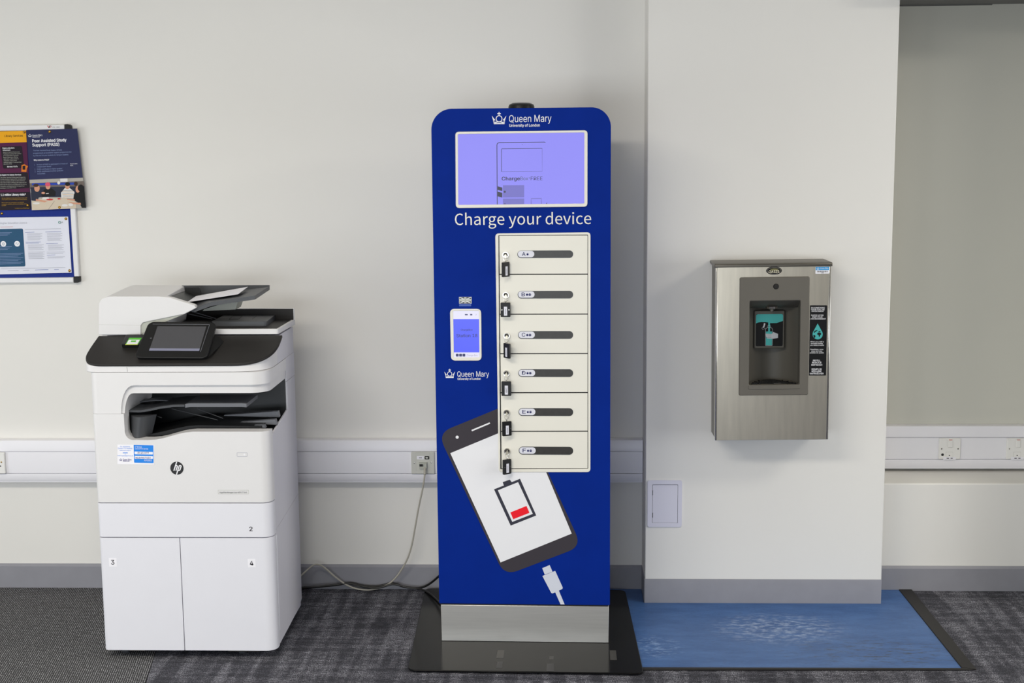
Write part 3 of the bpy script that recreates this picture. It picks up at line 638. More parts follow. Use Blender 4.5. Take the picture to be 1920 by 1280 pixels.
# keys hanging in the locks (things of their own)
flab = ['black key fob hanging turned partly sideways under locker A', 'wide black key fob with white paper tag hanging under locker B', 'narrow black key fob seen edge-on hanging under locker C',
        'black key fob with white tag hanging under locker D', 'black key fob with two screws and white tag hanging under locker E', 'black key fob hanging under locker F at the bottom']
for i in range(6):
    x, z = km(*locks[i], yD - .012); y0 = yD - .012
    KFr = Frame(KF.M @ Vector((x, y0, z)), rz=-.022)
    t = thing('key', flab[i], 'key', KFr, group='keys in the locker locks')
    mb = MB(); mb.box(-.0012, .0012, -.004, .008, -.0012, .0012, CHROME); mb.prism(ell(0, -.0042, .0045, .0062, 16), -.006, -.0042, NICKEL); mb.build('key_blade', t)
    mb = MB(); a0, a1, ft, fb, wr = fobs[i]; xm, zt_ = KFr.m((a0 + a1) / 2, ft); _, zb2 = KFr.m((a0 + a1) / 2, fb)
    ring = [(.006 * math.cos(s_ * PI / 8), -.0065 + .002 * math.sin(s_ * PI / 8), -.014 + .0065 * math.sin(s_ * PI / 8)) for s_ in range(17)]
    mb.tube(ring, .0008, CHROME, 6); mb.build('split_ring', t)
    mb = MB(); mb.tube([(0, -.0065, -.019), (xm, -.007, zt_ - .004)], .0022, CHROME, 8); mb.build('clasp', t)
    turn = math.acos(min(1, abs(wr))) * (1 if wr > 0 else -1)
    w2 = .0158; ht = zt_ - zb2; tk = .0035
    def rt(vs):
        ca, sa_ = math.cos(turn), math.sin(turn); return [(xm + v[0] * ca - v[1] * sa_, -.0075 + v[0] * sa_ + v[1] * ca, v[2]) for v in vs]
    mb = MB(); mb.prism(rrect(-w2, zb2, w2, zt_, .0025), -tk, tk, BLACK); mb.v = rt(mb.v); fb_ = mb.build('fob', t, bevel=.0008)
    mb = MB(); mb.flat(rrect(-.005, zb2 + ht * .1, .0055, zb2 + ht * .72, .0006), -tk - .0003, TAGW)
    if i == 3: mb.text('18D', (-.0022, zb2 + ht * .58), (-.0022, zb2 + ht * .24), .005, -tk - .0006, PRINTGREY)
    else: mb.stroke([(.0005, zb2 + ht * .2), (.0005, zb2 + ht * .58)], .0012, -tk - .0006, MIDG)
    for sgn in ((-1, 1) if i in (1, 4, 5) else ()): mb.flat(ell(sgn * w2 * .72, zb2 + ht * .5, .0013, n=10), -tk - .0003, CHROME)
    mb.v = rt(mb.v); mb.build('paper_tag', fb_, label='white paper insert')

# ------------------------------------------------------------------ the multifunction printer
gp = WORLD.hit(345, 1220, (0, 0, .028), (0, 0, 1))
PF = Frame((gp.x, gp.y, 0))
prn = thing('printer', 'large white office multifunction printer standing on the carpet left of the kiosk', 'printer', PF)
pm = PF.m
px_ = lambda a, py, y=0.0: pm(a, py, y)[0]
pz_ = lambda py, y=0.0, a=345: pm(a, py, y)[1]
xL = (px_(173, 775) + px_(191, 1150)) / 2; xR = (px_(511, 900) + px_(513, 1150)) / 2
yB = PF.hit(560.5, 950, (xR, 0, 0), (1, 0, 0)).y
RL, RR = .016, .034
def yround(x, xl=None, xr=None, rl=RL, rr_=RR):
    xl = xL if xl is None else xl; xr = xR if xr is None else xr
    if x < xl + rl: return rl - math.sqrt(max(0, rl * rl - (xl + rl - x) ** 2))
    if x > xr - rr_: return rr_ - math.sqrt(max(0, rr_ * rr_ - (x - xr + rr_) ** 2))
    return 0
def stations(x0, x1, extra=()):
    xs = {x0, x1, *[e for e in extra if x0 < e < x1]}
    for k in range(9):
        for e in (xL + RL * (1 - math.cos(k / 8 * PI / 2)), xR - RR * (1 - math.cos(k / 8 * PI / 2))):
            if x0 < e < x1: xs.add(e)
    return sorted(xs)
def columns(q, xs, zb, zt, yback, m, yadd=0):
    """solid made of vertical columns: front follows the rounded plan, top and bottom given as functions of x"""
    v = []; n = len(xs)
    for x in xs:
        yf = yround(x) + yadd; yb2 = max(yback, yf + .001)
        v += [(x, yf, zb(x)), (x, yf, zt(x)), (x, yb2, zt(x)), (x, yb2, zb(x))]
    f = [(3, 2, 1, 0) and (0, 1, 2, 3), tuple(4 * (n - 1) + k for k in (3, 2, 1, 0))]
    for i in range(n - 1):
        a, b = 4 * i, 4 * i + 4
        f += [(a, b, b + 1, a + 1), (a + 1, b + 1, b + 2, a + 2), (a + 2, b + 2, b + 3, a + 3), (a + 3, b + 3, b, a)]
    q.add(v, f, m)
zbot, zd1, zd0, zc1 = pz_(1219), pz_(1008.6), pz_(1006.6), pz_(943.6)
zc0 = pz_(941.6); zsm = pz_(775.5, 0, 200); zlip = pz_(738); zl2 = pz_(722)
xmid = (px_(338, 1010) + px_(345.5, 1218)) / 2
DP = .05
def cst(v): return lambda x: v
mb = MB(); columns(mb, stations(xL, xmid - .0012), cst(zbot), cst(zd1), DP, PW); d3 = mb.build('cabinet_door', prn, bevel=.0012)
mb = MB(); columns(mb, stations(xmid + .0012, xR), cst(zbot), cst(zd1), DP, PW); d4 = mb.build('cabinet_door', prn, bevel=.0012)
mb = MB(); columns(mb, stations(xL, xR), cst(zd0), cst(zc1), DP, PW); dw = mb.build('paper_drawer', prn, bevel=.0012)
for par, ch, a, b, top in ((d3, '3', (208.7, 1057.8), (214.5, 1057.8), 1049.5), (d4, '4', (468.8, 1059.3), (475, 1059.3), 1051), (dw, '2', (467.8, 995.2), (473.6, 995.2), 987.2)):
    mb = MB()
    if ch != '2': mb.flat(rrect(*pm(a[0] - 4, a[1] + 4), *pm(b[0] + 4, top - 4), .001), -.0003, PAPER)
    mb.text(ch, pm(*a), pm(*b), pz_(top, 0, a[0]) - pz_(a[1], 0, a[0]), -.0006, PRINTGREY, .02); mb.build('number', par)
# front cover whose top edge follows the output bay
bay = [(232, 775.5), (232.3, 795), (232.9, 804), (234, 810.5), (236, 816), (239, 820.3), (243, 823.2), (248, 824.5), (280, 824.6), (294, 823.6), (308, 820.8), (322, 816.8), (336, 812.9), (348, 810.5), (362, 809), (505, 809), (515, 806)]
bx = [(px_(a, b), pz_(b, 0, a)) for a, b in bay]
def ztop(x):
    if x <= bx[0][0]: return zsm - .0005
    for (a, za_), (b, zb3) in zip(bx, bx[1:]):
        if x <= b: return za_ + (zb3 - za_) * (x - a) / (b - a)
    return bx[-1][1]
mb = MB(); columns(mb, stations(xL, xR, [p[0] for p in bx] + [bx[0][0] + .0004]), cst(zc0), ztop, DP, PWB); fc = mb.build('front_cover', prn)
# hp badge, name strip, power light, service stickers
cx, cz = pm(331.8, 877.3); R_ = .0215; y = -.0008
mb = MB(); mb.prism(ell(cx, cz, R_, n=40), y, .001, mat('badge_grey', C(52, 52, 54), .4, spec=.15)); y2 = y - .0004
def it(a, b): return (cx + R_ * (a + b * .36), cz + R_ * b)
w = R_ * .16
mb.stroke([it(-.33, -.38), it(-.33, .98)], w, y2, PRINTW); mb.stroke([it(-.33, .42), it(-.12, .42), it(-.02, .30), it(-.02, -.38)], w, y2, PRINTW)
mb.stroke([it(.25, .42), it(.25, -.98)], w, y2, PRINTW); mb.stroke([it(.25, .42), it(.45, .42), it(.55, .30), it(.55, -.24), it(.45, -.36), it(.25, -.36)], w, y2, PRINTW)
mb.build('round_badge', fc)
a, b = pm(409, 926), pm(466, 918.5)
mb = MB(); mb.ring(rrect(*a, *b, .001), rrect(a[0] + .0008, a[1] + .0008, b[0] - .0008, b[1] - .0008, .001), -.0005, 0, LGREY); mb.text('PageWide Managed Color MFP E77660', pm(412, 924.2), pm(463, 924.2), .005, -.0006, GREYP); mb.build('name_strip', fc)
a, b = pm(444.4, 855.5), pm(463.6, 848.2)
mb = MB(); mb.ring(rrect(*a, *b, .0015), rrect(a[0] + .0008, a[1] + .0008, b[0] - .0008, b[1] - .0008, .001), -.0006, 0, mat('button_rim', C(170, 170, 186), .4)); mb.flat(ell(b[0] - .009, (a[1] + b[1]) / 2, .0032), -.0007, PRINTW); mb.build('power_button', fc)
s4 = lambda a, b: pm(220 + a / 19.2, 820 + b / 19.2, -.0008)
mb = MB(); y = -.0005; mb.flat([s4(0, 960), s4(1325, 975), s4(1335, 265), s4(0, 255)], y, PAPER)
mb.flat(round_poly([s4(603, 905), s4(1305, 920), s4(1298, 278), s4(585, 265)], [.002, .002, .0003, .0003]), y - .0002, SIGNBLUE)
y3 = y - .0004
mb.flat(round_poly([s4(622, 600), s4(1282, 612), s4(1280, 520), s4(620, 500)], .0018), y3, PAPER); mb.flat(round_poly([s4(628, 762), s4(1285, 765), s4(1282, 672), s4(625, 660)], .0018), y3, PAPER)
y4 = y3 - .0002; VI = mat('label_violet', C(70, 60, 130), .5, spec=.15)
mb.text('IT Services', s4(640, 355), s4(885, 362), .0045, y3, PAPER); mb.text('Central Print Service', s4(640, 425), s4(1110, 430), .0045, y3, PAPER)
mb.text('ID 453699', s4(725, 575), s4(1135, 580), .0055, y4, VI, .01); mb.text('NLBVNST0ZV', s4(660, 755), s4(1205, 757), .0058, y4, VI, .012); mb.text('APOGEE', s4(965, 850), s4(1245, 855), .0055, y3, PAPER)
mb.text('For Assistance', s4(105, 345), s4(455, 345), .004, y3, SIGNBLUE); mb.text('Contact ITS Helpdesk', s4(25, 408), s4(540, 412), .0045, y3, SIGNBLUE); mb.text('Please quote number to', s4(85, 478), s4(490, 480), .003, y3, SIGNBLUE)
mb.stroke([s4(200, 552), s4(375, 552)], .0022, y3, SIGNBLUE); mb.text('or', s4(270, 612), s4(305, 612), .003, y3, SIGNBLUE); mb.text('Email helpdesk@qmul.ac.uk', s4(5, 670), s4(570, 675), .0035, y3, SIGNBLUE)
logo(mb, lambda a, b: s4(a, b), 72, 178, 745, 832, y3, VI); mb.text('Queen Mary', s4(200, 820), s4(515, 822), .006, y3, VI); mb.text('University of London', s4(205, 860), s4(435, 862), .0035, y3, VI, .02)
mb.build('service_sticker', fc, label='white and blue service sticker with identity number')

# core behind the panels
zbf = min(p[1] for p in bx) + .004
def plan(xl, xr, y0, y1, rl, rr_, n=8):
    return round_poly([(xl, y1), (xl, y0), (xr, y0), (xr, y1)], [0, rl, rr_, 0], n)
mb = MB(); mb.vprism(plan(xL + .003, xR - .004, .012, yB - .002, RL, RR), .035, zbf - .01, PSIDE)
rear = PF.hit(538.5, 740, (xR, 0, 0), (1, 0, 0)).y
zrt = pz_(700, .1)
mb.box(xL + .003, xR - .0035, rear + .004, yB - .002, zbf - .02, zlip + .05, PSIDE)
mb.box(xL + .003, xL + .018, .04, yB - .002, zbf - .02, pz_(697.5) - .001, PSIDE)
mb.build('body_core', prn)
# side panels on the right
hx = lambda a, b, x=None: (lambda p: (p.y, p.z))(PF.hit(a, b, (xR if x is None else x, 0, 0), (1, 0, 0)))
def side(name, pts, t=.0035, m=PSIDE):
    q = MB(); q.extrude([(xR - .006, max(p[0], .052), p[1]) for p in pts], (.006 + t - .0035, 0, 0), m); return q.build(name, prn, bevel=.0008)
yz = lambda y, z: (y, z)
zA = hx(512, 1000)[1]; zBk = hx(559, 925)[1]; ztopS = hx(506, 815)[1]
zr1 = hx(538.5, 768)[1]
side('side_panel', [(.036, zA), (.06, zA), (yB * .55, lerp(zA, zBk, .45)), (yB, zBk), (yB, zlip - .012), (rear + .003, zlip - .012), (rear + .003, zr1), (.055, ztopS - .004), (.036, ztopS - .004)])
side('side_panel', [(.036, zbot + .004), (.06, zbot + .004), (yB * .9, zbot + .014), (yB, zbot + .03), (yB, zBk - .0015), (yB * .55, lerp(zA, zBk, .45) - .0018), (.06, zA - .0018), (.036, zA - .0018)])
mb = MB(); mb.vprism([(xR - .004, .052), (xR + .0012, .052), (xR + .0012, .062), (xR - .004, .062)], zbot + .05, zA - .02, PW); mb.build('side_handle_rib', prn, bevel=.001)

# output bay
xb0 = px_(232.5, 790); IN = mat('bay_black', C(22, 24, 27), .45, vary=.1)
mb = MB()
mb.box(xb0 - .004, xR - .006, rear - .002, rear + .003, zbf - .03, zlip + .03, IN)      # back
mb.box(xb0 - .012, xb0 - .002, .03, rear, zbf - .03, zlip + .03, IN)                      # left
mb.box(xb0 - .004, xR - .008, .052, rear, zbf - .025, zbf - .008, IN)                     # floor
mb.box(xb0 + .01, xR - .03, .06, rear, zlip + .004, zlip + .01, IN); mb.build('output_bay', prn)
q0 = pm(238, 781, .03); q1 = pm(288, 823, .03)
mb = MB()
arc = [(lerp(q0[0] - .004, q1[0], k / 10), .10 - .075 * math.sin(.35 + k / 10 * (PI - .7))) for k in range(11)]
lowarc = [(lerp(q0[0] - .004, q1[0] - .02, k / 10), a[1]) for k, a in enumerate(arc)]
v = [(a, b, pz_(779, .05)) for a, b in arc] + [(a, b, zbf - .006) for a, b in lowarc]
mb.add(v, [(k, k + 1, 12 + k, 11 + k) for k in range(10)] + [tuple(range(11))[::-1]], GREYP); mb.build('paper_guide_column', prn)
def strip(q, pts, y0, y1, th, m):
    """bent tray: px profile seen at depth y0, carried back to y1"""
    A = [pm(a, b, y0) for a, b in pts]; n = len(A)
    v = []
    for x, z in A: v += [(x, y0, z), (x, y0, z - th), (x, y1, z - th), (x, y1, z)]
    f = [(0, 1, 2, 3), tuple(4 * (n - 1) + k for k in (3, 2, 1, 0))]
    for i in range(n - 1):
        a, b = 4 * i, 4 * i + 4
        f += [(a, a + 1, b + 1, b), (a + 1, a + 2, b + 2, b + 1), (a + 2, a + 3, b + 3, b + 2), (a + 3, a, b, b + 3)]
    q.add(v, f, m)
mb = MB()
strip(mb, [(236, 768.5), (262, 769), (280, 766.5), (300, 762), (325, 758.8), (346, 758.2)], .05, .21, .007, GREYP)
strip(mb, [(347, 757.3), (356, 756), (430, 756), (452, 755.8), (462, 756.5)], .05, .21, .012, MIDG)
strip(mb, [(240, 756.3), (262, 753), (290, 749.5), (310, 750), (330, 753.5), (350, 757)], .16, .21, .003, MIDG)
strip(mb, [(352, 752), (357, 751.2), (368, 755)], .12, .14, .004, MIDG); strip(mb, [(436, 755), (450, 751.5), (455, 755)], .12, .14, .004, MIDG)
mb.build('upper_output_tray', prn)
mb = MB(); strip(mb, [(262, 818), (300, 810), (330, 803), (352, 798.5), (372, 797), (490, 799)], .06, .225, .02, BLACK)
mb.build('lower_output_tray', prn)
for a0, a1, za0, za1, d in ((440, 495, 798.3, 797.2, .07), (440, 516, 792, 786.5, .12), (420, 521, 778, 770.8, .18)):
    q = MB(); A = [pm(a0, za0 + 1.5, d), pm(a1 + 2.5, za0 + 4, d), pm(a1, za1, d), pm(a0, za0, d)]
    q.prism(A, d, d + .022, MIDG); q.build('tray_rib', prn)
mb = MB()
for a, b in (((322, 766), (408, 787)), ((370, 766), (418, 784)), ((290, 778), (303, 783))):
    p, r_ = pm(*a, .10), pm(*b, .08); mb.tube([(p[0], .10, p[1]), (r_[0], .08, r_[1])], .0012, GREYP, 6)
mb.build('paper_sensor_wire', prn)

# scanner half: white upper band, sloping black deck, feeder
yA = .165
zfD = pz_(681.5); zaD = pz_(628.5, yA); slope = (zaD - zfD) / yA
xdl, xdr = px_(163.5, 655, .065), px_(519.5, 640, .08)
deckplan = round_poly([(xdl + .004, yA), (xdl, .10), (xdl, 0), (xdr, 0), (xdr, yA)], [0, .02, .065, .13, 0], 12)
def sloped(q, poly, zb, dz, m):
    n = len(poly); v = [(x, y, zb(x, y)) for x, y in poly] + [(x, y, zfD + slope * y + dz) for x, y in poly]
    q.add(v, [tuple(range(n)), tuple(range(n, 2 * n))[::-1]] + [(i, n + i, n + (i + 1) % n, (i + 1) % n) for i in range(n)], m)
mb = MB(); sloped(mb, deckplan, lambda x, y: zfD + slope * y - .009, 0, BLACKM); dk = mb.build('control_deck', prn, bevel=.002)
zb0 = pz_(697.5)
whiteplan = round_poly([(xdl + .006, yA), (xdl + .006, .003), (xR - .001, .003), (xR - .001, yA)], [0, .04, .11, 0], 12)
mb = MB(); sloped(mb, whiteplan, lambda x, y: zb0, -.0085, PWB)
xrs = xR - .001
mb.box(xdl + .016, xrs, yA, yB, zb0, zaD - .006, PSIDE)
mb.build('scanner_base', prn, bevel=.0015)
# band above the bay and the column left of it
def curve_z(pts):
    P_ = [(px_(a, b), pz_(b, 0, a)) for a, b in pts]
    def f(x):
        if x <= P_[0][0]: return P_[0][1]
        for (a, b), (c2_, d_) in zip(P_, P_[1:]):
            if x <= c2_: return b + (d_ - b) * (x - a) / max(1e-6, c2_ - a)
        return P_[-1][1]
    return f, [p[0] for p in P_]
outer = [(227, 775.4), (227.3, 765), (228, 756), (229.5, 747), (232, 739), (235.5, 732), (240, 726.5), (246, 723), (253, 722)]
inner = [(232, 775.4), (232.4, 770), (233, 764), (234, 758), (235.6, 752), (237.8, 746), (240.6, 741.5), (244, 738.8), (249, 738)]
fo_, xo_ = curve_z(outer); fi_, xi_ = curve_z(inner)
_RL, _RR = RL, RR
RL, RR = .03, .06
xs = sorted(set(stations(xL, xR, xo_) + [xL - .004] + [xR - RR * (1 - math.cos(k / 12 * PI / 2)) for k in range(13)] + [xL - .004 + RL * (1 - math.cos(k / 10 * PI / 2)) for k in range(11)]))
def columns2(q, xs, zb, zt, yback, m, yadd, xl, xr):
    v = []
    for x in xs:
        yf = yround(x, xl, xr, RL, RR) + yadd
        v += [(x, yf, zb(x)), (x, yf, zt(x)), (x, yback, zt(x)), (x, yback, zb(x))]
    n = len(xs); f = [(0, 1, 2, 3), tuple(4 * (n - 1) + k for k in (3, 2, 1, 0))]
    for i in range(n - 1):
        a, b = 4 * i, 4 * i + 4
        f += [(a, b, b + 1, a + 1), (a + 1, b + 1, b + 2, a + 2), (a + 2, b + 2, b + 3, a + 3), (a + 3, b + 3, b, a)]
    q.add(v, f, m)
mb = MB(); columns2(mb, xs, lambda x: fo_(x) if x > xo_[0] else zsm, cst(zb0 - .0008), rear, PWB, 0, xL - .004, xR); mb.build('upper_body', prn)
xs = [x for x in sorted(set(xs + xi_)) if xo_[0] - .002 <= x <= xR - .004] + [xR - .004]
mb = MB(); columns2(mb, xs, lambda x: fi_(x) if x > xi_[0] else zsm, lambda x: fo_(x) + .006, rear - .001, PWB, .010, xL - .004, xR - .004 + .0005); mb.build('bay_lip', prn)
RL, RR = _RL, _RR
mb = MB(); mb.vprism(plan(xR - .05, xR, rear + .0008, yB, .0005, .0005), zlip - .01, zb0, PSIDE); mb.build('rear_upper_panel', prn)
# seam of the small flap above the bay
mb = MB()
mb.stroke([pm(237.5, 687.5, .0015), pm(239, 696.5, .0015)], .0009, .0026, GREYP); mb.stroke([pm(237.5, 687.5, .0015), pm(400, 688, .0015)], .0006, .0026, LGREY); mb.build('flap_seam', prn)

# card reader standing on the deck
dn = Vector((0, -slope, 1)).normalized(); dp0 = Vector((0, 0, zfD))
dh = lambda a, b, up=0: PF.hit(a, b, dp0 + dn * up, dn)
q = [dh(229, 652, .0), dh(264, 652, .0), dh(271, 634, .0), dh(238, 634, .0)]
CRF = Frame(PF.M @ (sum(q, Vector()) / 4))
cr_ = thing('card_reader', 'small black card reader with a green and white top on the printer deck', 'card reader', CRF)
off = PF.M.translation - CRF.M.translation
mb = MB(); mb.extrude([p + off + dn * .0004 for p in q], dn * .014, BLACK); crb = mb.build('reader_body', cr_, bevel=.002)
lab = [dh(*c_, .0148) + off for c_ in ((234.5, 646.5), (258, 646.5), (266, 633), (242.5, 633))]
bl = lambda L_, a, b: L_[0] * (1 - a) * (1 - b) + L_[1] * a * (1 - b) + L_[2] * a * b + L_[3] * (1 - a) * b
def qpatch(qb, L_, a0, a1, b0, b1, up, m): qb.add([bl(L_, a, b) + dn * up for a, b in ((a0, b0), (a1, b0), (a1, b1), (a0, b1))], [(0, 1, 2, 3)], m)
mb = MB(); qpatch(mb, lab, 0, 1, 0, 1, 0, GREEN); qpatch(mb, lab, .06, .94, .1, .72, .0003, PRINTW); qpatch(mb, lab, .3, .7, .4, .6, .0006, GREEN); qpatch(mb, lab, .0, 1, .0, .06, .0004, mat('label_yellow', C(226, 220, 60), .5, spec=.15)); mb.build('reader_label', cr_, label='green and white label')

# touch screen
def slab(q, c4, r, th, m, n=6, inset=None):
    """rounded slab whose face passes through 4 corner points (bl, br, tr, tl)"""
    bl_, br_, tr_, tl_ = [Vector(c) for c in c4]; nrm = (br_ - bl_).cross(tl_ - bl_).normalized()
    w_ = ((br_ - bl_).length + (tr_ - tl_).length) / 2; h_ = ((tl_ - bl_).length + (tr_ - br_).length) / 2
    lp = rrect(0, 0, w_, h_, r, n)
    loop = [bl([bl_, br_, tr_, tl_], a / w_, b / h_) for a, b in lp]
    if th: q.extrude([p - nrm * th for p in loop], nrm * th, m)
    else: q.add(loop, [tuple(range(len(loop)))], m)
    return nrm
def sp(a, b, d): x, z = pm(a, b, d); return Vector((x, d, z))
T4 = [sp(252, 670, .012), sp(388, 671, .012), sp(406.5, 604, .135), sp(279, 602.5, .135)]
mb = MB(); nrm = slab(mb, T4, .02, .012, BLACK, 8); ts = mb.build('touch_screen', prn, bevel=.002, sharp=40)
mb = MB(); b4 = [bl(T4, a, b) - nrm * .012 for a, b in ((.3, .05), (.98, .02), (.95, .8), (.35, .8))]
foot = [dh(300, 672), dh(396, 672), dh(420, 640), dh(330, 640)]
v = b4 + foot; mb.add(v, [(0, 1, 2, 3), (4, 7, 6, 5), (0, 4, 5, 1), (1, 5, 6, 2), (2, 6, 7, 3), (3, 7, 4, 0)], BLACK); mb.build('screen_stand', prn)
def onT(a, b): return PF.hit(a, b, T4[0], nrm)
mb = MB(); slab(mb, [onT(279.5, 657.5) + nrm * .0004, onT(373.5, 658) + nrm * .0004, onT(387, 612) + nrm * .0004, onT(295.5, 611.5) + nrm * .0004], .001, 0, GLASSD)
slab(mb, [onT(279.5, 657.5) + nrm * .0008, onT(373.5, 658) + nrm * .0008, onT(374.8, 653.6) + nrm * .0008, onT(281, 653) + nrm * .0008], .0005, 0, mat('screen_bar', C(126, 128, 150), .3)); mb.build('glass', ts, label='dark grey display')
mb = MB(); c_ = onT(283, 634) + nrm * .0006; e1 = (T4[1] - T4[0]).normalized(); e2 = nrm.cross(e1)
mb.add([c_ + e1 * math.cos(k) * .0025 + e2 * math.sin(k) * .0025 for k in [i * PI / 6 for i in range(12)]], [tuple(range(12))], MIDG); mb.build('home_button', ts)
mb = MB()
for a, b in (((286.5, 607.5), (393, 608.5)), ((393, 608.5), (376, 659.5))):
    mb.tube([onT(*a) + nrm * .0003, onT(*b) + nrm * .0003], .0008, MIDG, 5)
mb.build('bezel_edge', ts)

# document feeder
yE = yB - .005
ap = lambda *pts: [pm(a, b, yA) for a, b in pts]
body = ap((184.6, 627.5), (264, 627.5), (264, 610), (268, 605), (278, 602.5), (345, 589), (367.5, 577.5), (364, 572), (318, 557.5), (298, 555.5), (204, 555.5), (191, 559.5), (185, 569))
mb = MB(); mb.prism(body, yA, yA + .03, PWB); mb.build('feeder_front', prn, bevel=.002)
xw = px_(299, 556, yA)
top = [(body[0][0], zaD - .004), (xw + .01, zaD - .004), (xw + .02, pz_(585, yA)), (xw + .012, pz_(557, yA)), (xw - .01, body[9][1]), body[10], body[11], body[12]]
mb = MB(); mb.prism(top, yA + .03, yE, PWB)
dz = pz_(534, yE) - body[9][1]; mb.v = [(a, b, c + (dz if b > yE - .001 and c > body[9][1] - .03 else 0)) for a, b, c in mb.v]
mb.build('feeder_housing', prn, bevel=.002)
mb = MB(); under = ap((264, 627), (300, 607), (345, 589), (330, 580), (280, 585), (264, 600))
mb.prism(under, yA + .004, yA + .05, LGREY); mb.build('feeder_return', prn)
# seam in the white feeder front
mb = MB(); mb.stroke([pm(185.2, 608.6, yA), pm(264, 609.5, yA)], .0005, yA - .0002, LGREY); mb.build('feeder_seam', prn)
# input tray, sloping up to the right
y0t, y1t = yA + .012, yE - .01
zr = pz_(535, y1t); fl_ = sp(366, 577, y0t); fr1 = sp(478, 554, y0t); rr1 = sp(505.5, 536, y1t)
lx = xw + .012
A = Vector((lx, y0t + .02, fl_.z + .004)); B_ = Vector((lx, y1t, fl_.z + .012))
mb = MB()
loop = [A, fl_, sp(378, 573, y0t), sp(396, 566, y0t), sp(430, 561, y0t), fr1, rr1, Vector((lx, y1t, zr - .035))]
tv = [p + Vector((0, 0, .0)) for p in loop]; n = len(tv)
mb.add(tv + [p - Vector((0, 0, .013)) for p in tv], [(0, 1, 2, 3, 4, 5, 6, 7), tuple(range(n, 2 * n))[::-1]] + [(i, n + i, n + (i + 1) % n, (i + 1) % n) for i in range(n)], GREYP)
mb.extrude([(lx, y1t - .004, zr - .04), (rr1.x, y1t - .004, rr1.z - .004), (rr1.x, y1t - .004, zr), (lx - .008, y1t - .004, zr)], (0, .006, 0), GREYP)
mb.build('input_tray', prn)
mb = MB(); g0 = sp(347, 538, y1t - .05); g1 = sp(376, 554, y1t - .05)
mb.prism(round_poly([(g0.x, g1.z - .01), (g1.x + .004, g1.z - .004), (g1.x, g0.z), (g0.x, g0.z)], [0, 0, .006, .006]), y1t - .054, y1t - .05, BLACK); mb.build('paper_guide', prn)
mb = MB(); mb.prism(ap((296, 560), (330, 572), (352, 576), (338, 566), (318, 559)), yA + .031, y1t, IN); mb.build('feed_slot', prn)
hg = [pm(380, 583, yE - .1), pm(441, 580, yE - .1), pm(448, 560, yE - .1), pm(395, 562, yE - .1)]
mb = MB(); mb.prism(hg, yE - .1, yE - .02, LGREY); mb.build('feeder_hinge', prn)
# flatbed lid that catches the originals
zs0, zs1 = zaD - .001, pz_(617.5, yA)
lr0, lr1 = px_(521, 625, yA), PF.hit(553, 590, (0, yE, 0), (0, 1, 0)).x
ll = px_(264, 620, yA)
mb = MB(); mb.vprism(round_poly([(ll, yA + .006), (lr0, yA + .006), (lr1, yE), (ll, yE)], [0, .012, .004, 0]), zs0 + .003, zs1, PWB)
zrw = pz_(578.5, yE)
mb.box(ll, lr1 - .0005, yE - .006, yE, zs1 - .002, zrw, PWB); mb.build('scanner_lid', prn, bevel=.0012)
mb = MB(); mb.vprism([(ll, yA + .016), (lr0 - .006, yA + .016), (lr1 - .010, yE - .008), (ll, yE - .008)], zs1 - .002, zs1 + .0012, BLACKM); mb.box(ll, lr1 - .004, yE - .009, yE - .0065, zs1, zrw - .0012, BLACKM); mb.build('lid_insert', prn)
hz = zs1 + .0012; bt = lambda a, b, up: PF.hit(a, b, (0, 0, hz + up), (0, 0, 1))
e = [bt(396, 602.5, .016), bt(500, 602.5, .016), bt(516, 590, .016), bt(425, 588, .016)]
mb = MB(); mb.vprism(round_poly([(p.x, p.y) for p in e], [.01, .014, .006, .04]), hz - .0005, hz + .016, GREYP)
for c4 in (((429, 598.5), (447, 598.5), (455, 592), (437, 592)), ((473, 598), (481, 592.2), (481.6, 592.2), (473.6, 598))):
    P4 = [bt(*c_, .0163) for c_ in c4]
    if len(c4) == 4 and c4[0][0] == 429:
        for k in range(4): mb.tube([P4[k], P4[(k + 1) % 4]], .0006, DARKGAP, 4)
    else: mb.tube([P4[0], P4[1]], .0006, DARKGAP, 4)
mb.build('output_stop', prn, bevel=.003)
mb = MB()
for a, b in (((360, 584), (405, 597)), ((352, 588), (398, 598))): mb.tube([sp(*a, yA + .1), sp(*b, yA + .1)], .001, MIDG, 5)
mb.build('feeder_wire', prn)
# castors
for a, d in ((238, .05), (456, .05), (250, .40), (470, .40)):
    x = px_(a, 1222, d if d < .1 else .05); mb = MB(); mb.lathe([(0, -.011), (.017, -.011), (.019, -.008), (.019, .008), (.017, .011), (0, .011)], GREYP, 'x', (x, d, .0195), 20)
    mb.box(x - .016, x + .012, d - .016, d + .016, .02, .037, BLACK); mb.build('caster', prn)
mb = MB(); mb.box(px_(243, 1221, .02), px_(272, 1221, .02), .02, .06, .020, .035, STEELD); mb.build('foot_bracket', prn); mb = MB(); mb.box(px_(428, 1221, .02), px_(487, 1221, .02), .02, .06, .020, .035, STEELD); mb.build('foot_bracket', prn)

# paper sheet in the feeder
pp = [sp(352, 568.5, y0t + .045), sp(447, 553.5, y0t + .045), sp(464.5, 540.3, y1t - .06), sp(343, 562, y1t - .06)]
PPF = Frame(PF.M @ (sum(pp, Vector()) / 4)); o_ = PF.M.translation - PPF.M.translation
t = thing('paper_sheet', 'white paper sheet lying in the top feeder tray of the printer', 'paper', PPF)
mb = MB(); mb.extrude([p + o_ + Vector((0, 0, .004)) for p in pp], (0, 0, .0012), PAPER); mb.build('sheet', t)

